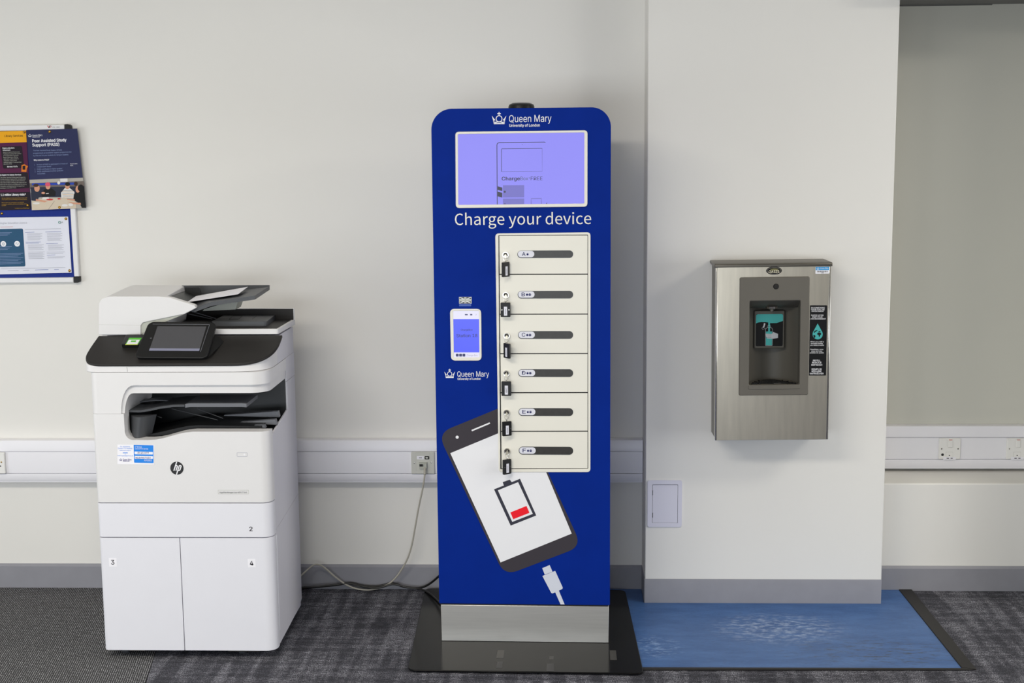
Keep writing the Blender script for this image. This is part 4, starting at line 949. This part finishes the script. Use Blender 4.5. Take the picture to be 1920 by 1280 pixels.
# ------------------------------------------------------------------ bottle filling station on the pillar
cA = P(1447, 825, PY - .15)
ff = Frame((cA[0], PY, cA[1]))
pa, pb = ff.m(1341, 825, -.147), ff.m(1552.5, 823, -.147)
tilt = math.atan2(pb[1] - pa[1], pb[0] - pa[0])
FF = Frame((cA[0], PY, cA[1]), ry=-tilt * .9)
fd = -.147
fm = lambda a, b, y=fd: FF.m(a, b, y)
fo = thing('bottle_filler', 'stainless steel bottle filling station fixed to the white pillar', 'water dispenser', FF)
fl0 = (fm(1341, 825)[0] + fm(1342, 505)[0]) / 2; fr0 = (fm(1552.5, 823)[0] + fm(1558, 505)[0]) / 2
fb0 = fm(1447, 824.5)[1]; ft0 = fm(1451, 499)[1]
ho = rrect(*fm(1384.8, 741), *fm(1518, 518), .006)
ho_x0, ho_x1 = min(p[0] for p in ho), max(p[0] for p in ho); ho_z0, ho_z1 = min(p[1] for p in ho), max(p[1] for p in ho)
mb = MB(); mb.box(fl0 + .004, fl0 + .007, fd + .004, 0, fb0 + .001, ft0, STEELD); mb.box(fr0 - .007, fr0 - .004, fd + .004, 0, fb0 + .001, ft0, STEELD); mb.box(fl0 + .004, fr0 - .004, fd + .004, 0, fb0 + .001, fb0 + .004, STEELD); mb.box(fl0 + .004, fr0 - .004, -.004, 0, fb0, ft0, STEELD); mb.build('housing', fo)
mb = MB(); mb.ring(rrect(fl0, fb0, fr0, ft0, .002), rrect(ho_x0 + .006, ho_z0 + .006, ho_x1 - .006, ho_z1 - .006, .006), fd, fd + .0035, STEEL2); fp = mb.build('front_panel', fo, bevel=.0008)
for xe, s_ in ((fl0, 1), (fr0, -1)):
    mb = MB(); mb.box(min(xe, xe + s_ * .006), max(xe, xe + s_ * .006), fd - .0015, fd + .02, fb0, ft0, CHROME); mb.build('edge_trim', fo, bevel=.0015)
mb = MB(); lw = .0045; zt0 = fm(1451, 489.5, -.03)[1]
mb.extrude([(fl0 - lw, 0, ft0 + .002), (fl0 - lw, fd - .006, ft0 - .002), (fl0 - lw, fd - .006, ft0 + .008), (fl0 - lw, fd, ft0 + .011), (fl0 - lw, 0, ft0 + .012)], (fr0 - fl0 + 2 * lw, 0, 0), STEELD); mb.build('lid', fo, bevel=.002)
# plastic bezel and recess
ri = [(1405, 721), (1498.5, 720), (1500, 563), (1404, 563)]
q = [fm(*c_) for c_ in ri]; ix0 = (q[0][0] + q[3][0]) / 2; ix1 = (q[1][0] + q[2][0]) / 2; iz0 = q[0][1]; iz1 = q[2][1]
mb = MB(); mb.ring(ho, rrect(ix0, iz0, ix1, iz1, .004), fd - .007, fd + .012, TAUPE); bz = mb.build('bezel', fo, bevel=.003)
dep = .105; xc = (ix0 + ix1) / 2; hw = (ix1 - ix0) / 2
def bow(x): return fd + dep * math.sqrt(max(0, 1 - ((x - xc) / hw) ** 2 * .92)) * .98
zn = fm(1451, 577, fd + .02)[1]
mb = MB(); xs = [lerp(ix0, ix1, k / 16) for k in range(17)]
v = []; 
for x in xs: v += [(x, fd + .011, iz0 - .004), (x, max(fd + .012, bow(x)), iz0 - .004), (x, max(fd + .012, bow(x)), zn), (x, fd + .05, zn - .003), (x, fd + .022, lerp(zn, iz1, .45)), (x, fd - .004, iz1 + .003)]
f = []
for i in range(16):
    a, b = 6 * i, 6 * i + 6
    for k in range(5): f.append((a + k, a + k + 1, b + k + 1, b + k))
f += [tuple(range(6)), tuple(range(96, 102))[::-1]]; mb.add(v, f, TAUPED); mb.build('recess', fo)
mb = MB(); x, z = fm(1455.2, 537, fd - .008); mb.lathe([(0, -.0015), (.0075, -.0012), (.0086, .0005), (.0098, 0), (.0105, .003)], BLACKM, 'y', (x, fd - .0075, z), 24); mb.build('sensor', fo)
mb = MB(); mb.lathe([(0, -.014), (.006, -.014), (.007, -.008), (.02, -.004), (.022, .004)], CHROME, 'z', (xc - .002, fd + .05, zn - .001), 24); mb.build('nozzle', fo)
zt1 = fm(1451, 720.5)[1]; zt2 = fm(1451, 728.5)[1]
mb = MB(); plt = [(ix0 - .002, fd - .008), (xc, fd - .0105), (ix1 + .002, fd - .008)]
gl = [(x, min(bow(x), fd + .1)) for x in reversed(xs)]
mb.vprism(plt + [(ix1, fd + .01)] + gl[1:-1] + [(ix0, fd + .01)], zt2, zt1, TAUPE); mb.build('drip_tray', fo, bevel=.001)
mb = MB()
for r_ in range(1, 7):
    yy = fd + .004 + r_ * .013
    half = hw * .9 * math.sqrt(max(0, 1 - ((yy - fd) / .105) ** 2))
    if half > .01: mb.tube([(xc + half * math.cos(k * PI / 10), fd + .004 + r_ * .0135 * math.sin(k * PI / 10), zt1 + .0016) for k in range(11)], .0022, BLACK, 6)
for k in range(1, 10): mb.tube([(xc, fd + .006, zt1 + .0016), (xc + hw * .85 * math.cos(k * PI / 10), fd + .006 + .085 * math.sin(k * PI / 10), zt1 + .0016)], .0015, BLACK, 5)
mb.build('drip_grille', fo)
# instruction picture on the back of the recess
yi = fd + dep * .66
mb = MB(); pq = [fm(1417, 649, yi), fm(1467.5, 649, yi), fm(1467.5, 588.3, yi), fm(1417, 588.5, yi)]
ox0, oz0, ox1, oz1 = pq[0][0], pq[0][1], pq[1][0], pq[2][1]
mb.prism(rrect(ox0 - .006, oz0 - .008, ox1 + .006, oz1 + .012, .004), yi, yi + .045, TAUPED); mb.build('sign_mount', fo, bevel=.003)
y = yi - .0004; G = lambda a, b: (ox0 + (ox1 - ox0) * (a - 315) / 427, oz1 - (oz1 - oz0) * (b - 670) / 517)
mb = MB(); mb.flat(rrect(ox0, oz0, ox1, oz1, .005), y, PRINTBLACK); y -= .0003
mb.flat([G(315, 818), G(345, 803), G(400, 796), G(470, 798), G(560, 815), G(640, 815), G(742, 782), G(742, 700), G(735, 678), G(715, 669), G(340, 670), G(320, 682), G(315, 700)], y, TEAL)
mb.flat([G(510, 970), G(538, 970), G(538, 800), G(510, 800)], y, TEAL); mb.flat(round_poly([G(474, 1172), G(572, 1172), G(572, 950), G(474, 950)], .002), y - .0001, TEAL)
y -= .0003; SG = mat('sign_grey', C(190, 194, 200), .5, spec=.15)
mb.stroke([G(470, 1175), G(466, 1170), G(466, 915), G(480, 895), G(500, 888), G(548, 888), G(566, 895), G(578, 915), G(578, 1170), G(572, 1178), G(470, 1178)], .0009, y, SG)
mb.stroke([G(495, 885), G(497, 858), G(545, 858), G(548, 885)], .0009, y, SG)
mb.flat([G(425, 890), G(445, 888), G(465, 822), G(442, 812)], y, SG); mb.stroke([G(428, 868), G(408, 892), G(420, 915), G(445, 908), G(466, 895)], .0007, y, SG)
mb.flat([G(470, 985), G(560, 990), G(585, 975), G(588, 955), G(615, 970), G(665, 990), G(665, 1055), G(590, 1068), G(495, 1062), G(480, 1040), G(472, 1015)], y - .0001, SG)
for z_ in (1000, 1023, 1045): mb.stroke([G(472, z_), G(560, z_ + 2)], .0006, y - .0003, PRINTBLACK)
mb.build('instruction_sign', fo, label='teal and black picture of a hand filling a bottle')
# oval maker badge
y = fd - .0012; mb = MB(); c0 = fm(1451.2, 507.3); rx, rz = .0265, .0138
mb.prism(ell(*c0, rx, rz, 36), y, fd, PRINTBLACK); mb.stroke(ell(*c0, rx * .86, rz * .8, 36), .0008, y - .0003, CHROME, True)
mb.flat(ell(c0[0] + .001, c0[1] + .001, rx * .55, rz * .5, 20, 0, PI), y - .0003, mat('badge_olive', C(120, 118, 84), .4, spec=.15))
mb.text('OASIS', (c0[0] - rx * .68, c0[1] - rz * .55), (c0[0] + rx * .66, c0[1] - rz * .5), rz * .62, y - .0006, mat('badge_cream', C(232, 226, 200), .5, spec=.15), .015); mb.build('maker_badge', fp)
mb = MB(); y = fd - .0006; a = fm(1528.8, 513); b = fm(1555.4, 499.5); Wd = b[0] - a[0]; Hd = b[1] - a[1]; CY = mat('label_cyan', C(60, 160, 222), .5, spec=.15)
mb.flat(rrect(*a, *b, .001), y, PAPER); mb.flat([(a[0] + Wd * .02, a[1] + Hd * .5), (b[0] - Wd * .02, a[1] + Hd * .5), (b[0] - Wd * .02, b[1] - Hd * .04), (a[0] + Wd * .02, b[1] - Hd * .04)], y - .0002, CY)
mb.text('Queen Mary', (a[0] + Wd * .34, a[1] + Hd * .66), (b[0] - Wd * .08, a[1] + Hd * .66), Hd * .2, y - .0004, PAPER)
logo(mb, lambda s_, t_: (a[0] + Wd * s_, a[1] + Hd * t_), .08, .28, .95, .58, y - .0004, PAPER)
for k in range(14): mb.flat([(a[0] + Wd * (.12 + k * .055), a[1] + Hd * .2), (a[0] + Wd * (.12 + k * .055 + (.03 if k % 3 else .018)), a[1] + Hd * .2), (a[0] + Wd * (.12 + k * .055 + (.03 if k % 3 else .018)), a[1] + Hd * .42), (a[0] + Wd * (.12 + k * .055), a[1] + Hd * .42)], y - .0002, PRINTBLACK)
mb.stroke([(a[0] + Wd * .42, a[1] + Hd * .1), (a[0] + Wd * .6, a[1] + Hd * .1)], Hd * .07, y - .0002, PRINTGREY); mb.build('asset_sticker', fp, label='blue and white barcode sticker')
mb = MB(); y = fd - .0006; H = lambda a, b: fm(1500 + a / 8, 560 + b / 8)
mb.flat(round_poly([H(132, 1150), H(390, 1150), H(408, 98), H(150, 98)], [.001, .003, .003, .001]), y, PRINTBLACK); y -= .0003
def hl(s_, a0, a1, b0, cap, bold=.015, m=PRINTW): mb.text(s_, H(a0, b0), H(a1, b0), cap, y, m, bold)
for s_, a0, a1, b0 in (('DO SOMETHING', 168, 370, 143), ('GOOD FOR THE', 168, 368, 168), ('ENVIRONMENT', 174, 360, 194), ('FAITES VOTRE', 168, 352, 256), ('PART POUR', 184, 336, 282), ("L'ENVIRONNEMENT", 150, 386, 309)): hl(s_, a0, a1, b0, .0043)
for s_, a0, a1, b0 in (('When you refill a', 155, 356, 652), ('reusable bottle,', 160, 346, 678), ('you reduce waste', 150, 358, 704), ('D\u00e9salt\u00e9rez-vous', 152, 348, 766), ("avec de l'eau", 170, 330, 792), ('potable de qualit\u00e9', 148, 356, 817)): hl(s_, a0, a1, b0, .0041, .008)
for s_, a0, a1, b0 in (('REFILL', 194, 306, 936), ('REDUCE', 180, 320, 968), ('REFRESH', 170, 330, 1002), ('REMPLIR', 174, 324, 1066), ('R\u00c9DUIRE', 174, 322, 1098), ('RAFRA\u00ceCHIR', 146, 352, 1132)): hl(s_, a0, a1, b0, .0054, .02)
dr_ = [H(264, 370)] + [H(264 + 76 * math.cos(t_), 530 + 78 * math.sin(t_)) for t_ in [(-.42 + k * (PI + .84) / 22) for k in range(23)]]
mb.flat(dr_[::-1], y, TEAL); y -= .0003
for poly in ([(205, 500), (225, 475), (262, 468), (258, 480), (235, 492), (212, 512)], [(198, 545), (215, 540), (232, 555), (225, 582), (214, 586), (205, 570)], [(256, 520), (280, 500), (312, 510), (318, 530), (300, 548), (296, 572), (284, 566), (276, 540), (258, 535)], [(270, 492), (288, 480), (310, 490), (300, 500), (285, 495)]):
    mb.flat([H(*p) for p in poly][::-1], y, PRINTBLACK)
mb.build('refill_sticker', fp, label='tall black sticker with a teal water drop')

# ------------------------------------------------------------------ notice board, posters, pins
yb0 = -.018
BT = P(60, 385, yb0); BR_ = P(147, 527, yb0)
b_tr = P(133, 233, yb0); b_br = P(149.5, 529, yb0)
tiltb = math.atan2(b_br[0] - b_tr[0], b_tr[1] - b_br[1])
BF = Frame((b_br[0], 0, b_br[1]), ry=-0.004)
bd = thing('notice_board', 'blue felt notice board with white frame at the left edge of the photo', 'notice board', BF)
bm = lambda a, b, y=yb0: BF.m(a, b, y)
tz = bm(120, 233.5)[1]; rx_ = (bm(132, 240)[0] + bm(149, 525)[0]) / 2; bz0 = bm(148, 529.5)[1]; lx_ = rx_ - 1.2; fw = .0195
FELT = mat('blue_felt', C(20, 44, 130), .9, vary=.12, scale=150, bump=.2, bscale=900); FRW = mat('board_frame_white', C(226, 226, 228), .35, vary=.01)
mb = MB(); mb.box(lx_ + .01, rx_ - .01, -.010, 0, bz0 + .01, tz - .01, FELT); mb.build('felt_panel', bd)
for nm, a in (('frame_rail', (lx_, rx_ - .022, tz - fw, tz)), ('frame_rail', (lx_, rx_ - .022, bz0, bz0 + fw)), ('frame_stile', (rx_ - fw, rx_, bz0 + .022, tz - .022)), ('frame_stile', (lx_, lx_ + fw, bz0 + .022, tz - .022))):
    mb = MB(); mb.box(a[0], a[1], -.018, 0, a[2], a[3], FRW); mb.build(nm, bd, bevel=.003)
for z0_, z1_, rr4 in ((tz - .0215, tz + .0008, (.001, .001, .009, .001)), (bz0 - .0008, bz0 + .0215, (.001, .009, .001, .001))):
    mb = MB(); mb.prism(rrect(rx_ - .0215, z0_, rx_ + .0008, z1_, rr4), -.0195, 0, BLACK); mb.build('corner_cap', bd, bevel=.002)
mb = MB(); g_ = lambda a, b: bm(a / 10.667, 220 + b / 10.667, -.0185)
VR = mat('logo_red', C(190, 50, 40), .5, spec=.15)
mb.stroke([g_(952, 165), g_(980, 210)], .003, -.0184, VR); mb.stroke([g_(978, 210), g_(1000, 165)], .003, -.0186, PRINTBLACK); mb.stroke(ell(*g_(1010, 182), .0027, .0027, 16), .0016, -.0185, VR, True); mb.text('VIZ-PRO', g_(1045, 208), g_(1195, 206), .0042, -.0185, GREYP); mb.build('maker_logo', bd)

def poster(name, label, cat, c4, y, m, extra=None):
    """a sheet pinned to the board: corners (bl, br, tr, tl) in photo pixels on its own plane"""
    pts_ = [P(a, b, y) for a, b in c4]
    cx_ = sum(p[0] for p in pts_) / 4; cz_ = sum(p[1] for p in pts_) / 4
    fr_ = Frame((cx_, y, cz_)); th_ = thing(name, label, cat, fr_)
    q = MB(); q.prism([(p[0] - cx_, p[1] - cz_) for p in pts_], -.0008, 0, m); sh = q.build('sheet', th_)
    return th_, lambda a, b: (P(a, b, y)[0] - cx_, P(a, b, y)[1] - cz_)
Q = lambda a, b, o=(0, 220): (o[0] + a / 10.667, o[1] + b / 10.667)
NAVY = mat('poster_navy', C(44, 48, 84), .35, vary=.06, scale=5, spec=.15); YEL = mat('poster_yellow', C(232, 166, 30), .5, vary=.02, spec=.15); PUR = mat('poster_purple', C(82, 30, 66), .5, vary=.05, spec=.15); CHAR = mat('poster_charcoal', C(34, 26, 36), .5, vary=.05, spec=.15)
PB = mat('poster_pale_blue', C(140, 156, 196), .5, spec=.15); OR = mat('poster_orange', C(214, 120, 40), .5, spec=.15); GO = mat('poster_gold', C(190, 150, 50), .5, spec=.15)
# library poster (left)
yp = -.0125
x5 = lambda a, b: (a / 10.667, 320 + b / 10.667)
pl0 = [(-52, 396), (58, 391.8), (49, 245), (-60, 247.5)]
lp, lm = poster('poster', 'dark purple library poster with yellow heading on the blue notice board', 'poster', pl0, yp, PUR)
mb = MB(); y = -.0011; LQ = lambda a, b: lm(*Q(a, b)); L5 = lambda a, b: lm(*x5(a, b))
mb.flat([lm(-58, 270), LQ(538, 495), LQ(522, 266), lm(-60, 247.8)], y, YEL)
mb.flat(round_poly([LQ(65, 1025), LQ(490, 1010), LQ(440, 570), LQ(10, 585)], .006), y, CHAR); mb.flat(round_poly([L5(-300, 400), L5(595, 345), L5(560, 35), L5(-300, 60)], .006), y, CHAR); mb.flat([lm(-52, 395.8), L5(622, 772), L5(600, 425), L5(-500, 440)], y, CHAR)
y -= .0003
mb.text('Library Services', LQ(97, 392), LQ(460, 385), .0075, y, PRINTBLACK, .01)
mb.text('Digital collections', LQ(55, 628), LQ(292, 622), .0045, y, PRINTW, .025); mb.text('investment', LQ(60, 668), LQ(210, 664), .0045, y, PRINTW, .025)
for k, s_ in enumerate(('Research Capital Infrastructure', 'Funding has enabled the creation', 'of the Queen Mary Centre for', 'Digital Collections, offering', 'digitisation, public access to', 'collections, and a virtual', 'exhibition space. To be launched', 'December 2024.')):
    mb.text(s_, LQ(65 + k * 2, 706 + k * 34), LQ((395, 425, 375, 360, 375, 340, 430, 245)[k], 700 + k * 34), .0035, y, LGREY)
mb.text('Bid total: \u00a3247k', LQ(150, 1000), LQ(355, 995), .005, y, PRINTW, .02)
mb.flat([LQ(430, 1085), LQ(530, 1090), LQ(540, 1020), LQ(565, 975), LQ(520, 955), LQ(490, 935), LQ(435, 955)], y, OR); mb.flat([LQ(455, 1045), LQ(510, 1045), LQ(510, 965), LQ(455, 970)], y - .0002, CHAR)
mb.text('Next chapter for Library Services', L5(-40, 98), L5(425, 92), .005, y, PRINTW, .025)
for k, s_ in enumerate(('The Library Services Enhancement Programme', 'formally started in August 2023, and welcomed', 'nine new members of staff to Library Services,', 'with more to follow. Bringing new expertise and', 'skills into the service, we established the Library', 'Innovation and Planning team to support us', 'meeting our new 2030 vision.')):
    mb.text(s_, L5(10, 142 + k * 36), L5((512, 515, 505, 530, 535, 490, 330)[k], 138 + k * 35), .0035, y, LGREY)
mb.text('1.1 million Library visits*', L5(20, 502), L5(520, 494), .0075, y, PRINTW, .03)
for k, s_ in enumerate(('We are delighted to have welcomed so many staff', 'and students into our buildings and study spaces.', '', 'New systems are emerging in our detailed', 'occupancy statistics, and we are keeping a close', 'on these.')):
    if s_: mb.text(s_, L5(40, 556 + k * 30), L5((545, 545, 0, 480, 540, 130)[k], 550 + k * 30), .0032, y, GO)
mb.text('*to Mile End and Whitechapel', L5(300, 760), L5(590, 755), .0032, y, GO); mb.build('poster_print', lp)
# study support poster (right)
yq = -.021
pq0 = [(60.8, 393.7), (161.7, 390), (144.8, 241), (49.2, 243.8)]
sp_, sm_ = poster('poster', 'navy student support poster with group photo overhanging the notice board frame', 'poster', pq0, yq, NAVY)
mb = MB(); y = -.0011; SQ = lambda a, b: sm_(*Q(a, b)); S5 = lambda a, b: sm_(*x5(a, b))
logo(mb, SQ, 562, 638, 330, 392, y, PRINTW); mb.text('Queen Mary', SQ(650, 378), SQ(852, 368), .0062, y, PRINTW, -.005); mb.text('University of London', SQ(652, 402), SQ(802, 396), .0032, y, PRINTW, .02)
mb.text('Peer Assisted Study', SQ(650, 500), SQ(1332, 478), .0105, y, PRINTW, .03); mb.text('Support (PASS)', SQ(652, 582), SQ(1188, 566), .0105, y, PRINTW, .03)
for s_, a0, a1, b0, b1 in (('The Peer Assisted Study Support (PASS)', 665, 1240, 676, 664), ('programme is an academic support programme led', 668, 1428, 730, 702), ('by 2nd and 3rd year students for 1st year students.', 670, 1375, 778, 756), ('An hour of PASS is equivalent to 3 hours of', 738, 1355, 958, 934), ('independent study!', 742, 1028, 1000, 990), ('PASS contributes to higher grades!', 746, 1245, 1048, 1034), ('PASS contributes to better graduate', 750, 1265, 1094, 1074), ('outcomes!', 752, 908, 1138, 1132), ('1.', 690, 704, 960, 960), ('2.', 694, 712, 1050, 1050), ('3.', 698, 716, 1096, 1096)):
    mb.text(s_, SQ(a0, b0), SQ(a1, b1), .0046, y, PB)
mb.text('Why come to PASS?', SQ(678, 868), SQ(985, 860), .0052, y, PRINTW, .025); mb.text('Scan to learn', SQ(1408, 938), SQ(1550, 932), .0034, y, PRINTW, .01); mb.text('more', SQ(1408, 972), SQ(1466, 970), .0034, y, PRINTW, .01)
mb.build('poster_print', sp_)
# the printed photograph: people round a table
cl = {k: mat('photo_' + k, C(*v_), .4, vary=.08, spec=.15) for k, v_ in dict(wall=(172, 168, 160), table=(206, 192, 172), blue=(44, 70, 170), white=(222, 220, 218), black=(26, 26, 28), skin=(206, 150, 124), brown=(64, 46, 38), pink=(208, 84, 110), navy=(44, 48, 66), gold=(206, 150, 60), red=(200, 50, 52), floor=(110, 100, 94)).items()}
mb = MB(); y = -.0012
mb.flat([S5(640, 788), S5(1722, 745), S5(1662, 138), S5(590, 180)], y, cl['wall'])
y -= .0002; mb.flat([S5(600, 360), S5(1690, 320), S5(1672, 205), S5(595, 250)], y, cl['floor']); mb.flat([S5(640, 290), S5(1500, 280), S5(1495, 235), S5(640, 250)], y - .0001, cl['blue']); mb.flat([S5(1210, 225), S5(1355, 220), S5(1352, 152), S5(1205, 157)], y - .0001, cl['white'])
y -= .0002; mb.flat([S5(640, 530), S5(1690, 520), S5(1690, 310), S5(610, 330)], y, cl['navy'])
y -= .0002; mb.flat([S5(640, 788), S5(1525, 752), S5(1515, 610), S5(1320, 545), S5(800, 560), S5(640, 610)], y, cl['table']); mb.stroke([S5(970, 775), S5(1095, 605)], .001, y - .0001, cl['floor'])
y -= .0003
def oval(a, b, ra, rb, m, n=16): return mb.flat([S5(a + ra * math.cos(-k * 2 * PI / n), b + rb * math.sin(-k * 2 * PI / n)) for k in range(n)], y, m)
mb.flat([S5(630, 590), S5(760, 610), S5(775, 540), S5(830, 520), S5(730, 430), S5(660, 395), S5(620, 440)], y, cl['navy']); mb.flat([S5(840, 520), S5(1110, 505), S5(1120, 420), S5(1040, 350), S5(900, 370), S5(830, 440)], y, cl['black'])
mb.flat([S5(1230, 540), S5(1500, 550), S5(1490, 420), S5(1400, 345), S5(1300, 345), S5(1225, 440)], y, cl['white']); mb.flat([S5(1470, 580), S5(1600, 660), S5(1640, 740), S5(1722, 740), S5(1690, 330), S5(1640, 285), S5(1530, 310), S5(1545, 420), S5(1480, 470)], y, cl['black'])
y -= .0002
for k in range(6): mb.stroke([S5(1235 + k * 6, 390 + k * 28), S5(1360, 400 + k * 26), S5(1480 - k * 3, 395 + k * 27)], .001, y, cl['gold' if k % 2 else 'black'])
oval(745, 350, 55, 72, cl['skin']); oval(965, 310, 48, 62, cl['skin']); oval(1352, 310, 46, 58, cl['skin']); oval(1560, 370, 45, 68, cl['skin']); oval(1520, 260, 38, 44, cl['brown'])
mb.flat([S5(720, 600), S5(900, 632), S5(960, 600), S5(860, 590), S5(725, 562)], y, cl['skin']); mb.flat([S5(1345, 580), S5(1500, 600), S5(1500, 570), S5(1345, 560)], y, cl['skin']); mb.flat([S5(1355, 620), S5(1470, 665), S5(1625, 675), S5(1615, 640), S5(1480, 635)], y, cl['skin']); oval(870, 445, 38, 22, cl['skin'])
y -= .0002; oval(725, 292, 55, 32, cl['brown']); oval(960, 272, 52, 42, cl['pink']); oval(1355, 268, 50, 38, cl['black']); oval(1620, 345, 62, 70, cl['black']); oval(1180, 240, 30, 34, cl['white'])
oval(1000, 575, 70, 16, cl['red']); oval(1185, 560, 32, 14, cl['red']); mb.flat([S5(845, 570), S5(985, 560), S5(980, 525), S5(860, 530)], y, cl['white']); oval(1300, 690, 62, 24, cl['white']); oval(1420, 680, 50, 28, cl['white']); oval(730, 650, 70, 20, cl['white']); mb.flat([S5(925, 465), S5(980, 460), S5(978, 445), S5(925, 450)], y, cl['white'])
mb.build('poster_photo', sp_, label='printed photo of people around a table')
# laminated sheet in a clear sleeve below
x6 = lambda a, b: (a / 10.667, 420 + b / 10.667)
LAM = mat('laminated_paper', C(222, 224, 236), .12, vary=.05, scale=9, coat=.4); TD = mat('sheet_teal', C(44, 84, 116), .25, vary=.15, scale=20, spec=.15); LB = mat('sheet_blue', C(60, 84, 160), .4, spec=.15); LT = mat('sheet_grey_text', C(150, 152, 166), .5, spec=.15)
ps0 = [(-62, 515.5), (134.5, 511), (127.8, 406), (-62, 408.5)]
ls, lsm = poster('laminated_sheet', 'laminated white licence sheet pinned at the bottom of the blue notice board', 'notice', ps0, -.0125, LAM)
mb = MB(); y = -.0011; E5 = lambda a, b: lsm(*x5(a, b)); E6 = lambda a, b: lsm(*x6(a, b))
mb.text('Higher Education Licence', E5(10, 1066), E5(545, 1056), .0062, y, LT); mb.stroke([E5(10, 1125), E5(260, 1120)], .0018, y, mat('sheet_pinkish', C(206, 160, 160), .5, spec=.15))
mb.stroke(ell(*E5(1195, 1032), .0045, .0045, 18), .0016, y, mat('sheet_green', C(70, 150, 130), .5, spec=.15), True); mb.text('CLA', E5(1180, 1048), E5(1262, 1044), .006, y, GREYP)
mb.flat(round_poly([E6(-500, 865), E6(512, 845), E6(462, 88), E6(-500, 110)], .006), y, TD); y -= .0003
mb.flat(ell(*E6(70, 395), .0105), y, PRINTW); mb.flat(ell(*E6(345, 392), .0105), y, PRINTW); mb.stroke(ell(*E6(70, 395), .0035, .0045, 14), .0012, y - .0002, TD, True); mb.stroke([E6(322, 408), E6(326, 380), E6(345, 372)], .0012, y - .0002, TD); mb.stroke([E6(345, 412), E6(365, 404), E6(368, 380)], .0012, y - .0002, TD)
for k in range(6): mb.stroke([E6(-60, 170 + k * 28 + (200 if k > 2 else 0)), E6(240 - 40 * (k % 3), 165 + k * 28 + (200 if k > 2 else 0))], .0012, y, PB)
for k in range(8): mb.stroke([E6(-60, 590 + k * 30), E6(470 - 50 * (k % 3), 578 + k * 30)], .0011, y, PB)
def lines(x0, x1, b0, n, m, st=24, w_=.0010):
    for k in range(n): mb.stroke([E6(x0 + k * 2, b0 + k * st), E6(x1 - (k * 37) % 70, b0 - 6 + k * st)], w_, y, m)
mb.stroke([E6(500, 108), E6(1220, 92)], .0012, y, LT); lines(505, 690, 165, 1, LB); lines(545, 850, 195, 6, LT); lines(515, 820, 360, 2, LB); lines(560, 880, 418, 5, LT); lines(565, 900, 560, 7, LT, 22); lines(910, 1225, 158, 1, LB); lines(940, 1250, 190, 7, LT); lines(925, 1160, 390, 1, LB); lines(960, 1280, 420, 5, LT); lines(940, 1300, 560, 2, LT); lines(940, 1110, 622, 1, LB); lines(950, 1300, 655, 2, LT)
mb.stroke([E6(20, 890), E6(1310, 868)], .0009, y, LT); mb.stroke([E6(160, 930), E6(375, 924)], .0013, y, LT); mb.stroke([E6(465, 922), E6(585, 919)], .0013, y, LT); mb.stroke([E6(705, 918), E6(970, 910)], .0013, y, LB); mb.stroke([E6(1085, 910), E6(1180, 908)], .0013, y, LB)
mb.build('sheet_print', ls)
# drawing pins
pins = [((45.5, 247.5), -.0133, 'brass drawing pin in the top right corner of the library poster'), ((93.3, 246.9), -.0218, 'brass drawing pin at the top of the navy poster'), ((3.6, 400.2), -.0100, 'brass drawing pin in bare blue felt below the library poster'), ((52.2, 384.6), -.0133, 'brass drawing pin at the bottom right of the library poster'), ((111.7, 388.6), -.0218, 'brass drawing pin at the bottom of the navy poster photo'), ((123.7, 410), -.0133, 'brass drawing pin at the top right of the laminated sheet'), ((130.4, 507.3), -.0133, 'brass drawing pin at the bottom right of the laminated sheet')]
for (a, b), y, lab_ in pins:
    x, z = P(a, b, y)
    mb = MB(); mb.lathe([(0, -.0045), (.003, -.0040), (.0048, -.0022), (.0052, -.0004), (.001, 0), (.0008, .004)], BRASS, 'y', (0, 0, 0), 20)
    o = mb.build('drawing_pin', sharp=60); o.location = (x, y, z); o['label'] = lab_; o['category'] = 'drawing pin'; o['group'] = 'drawing pins on the notice board'
for o in list(bpy.data.objects):
    if o.name.startswith('fused_spur'): o['group'] = 'fused switch plates in the alcove trunking'
    if o.name.split('.')[0] == 'poster' and not o.parent: o['group'] = 'posters on the notice board'
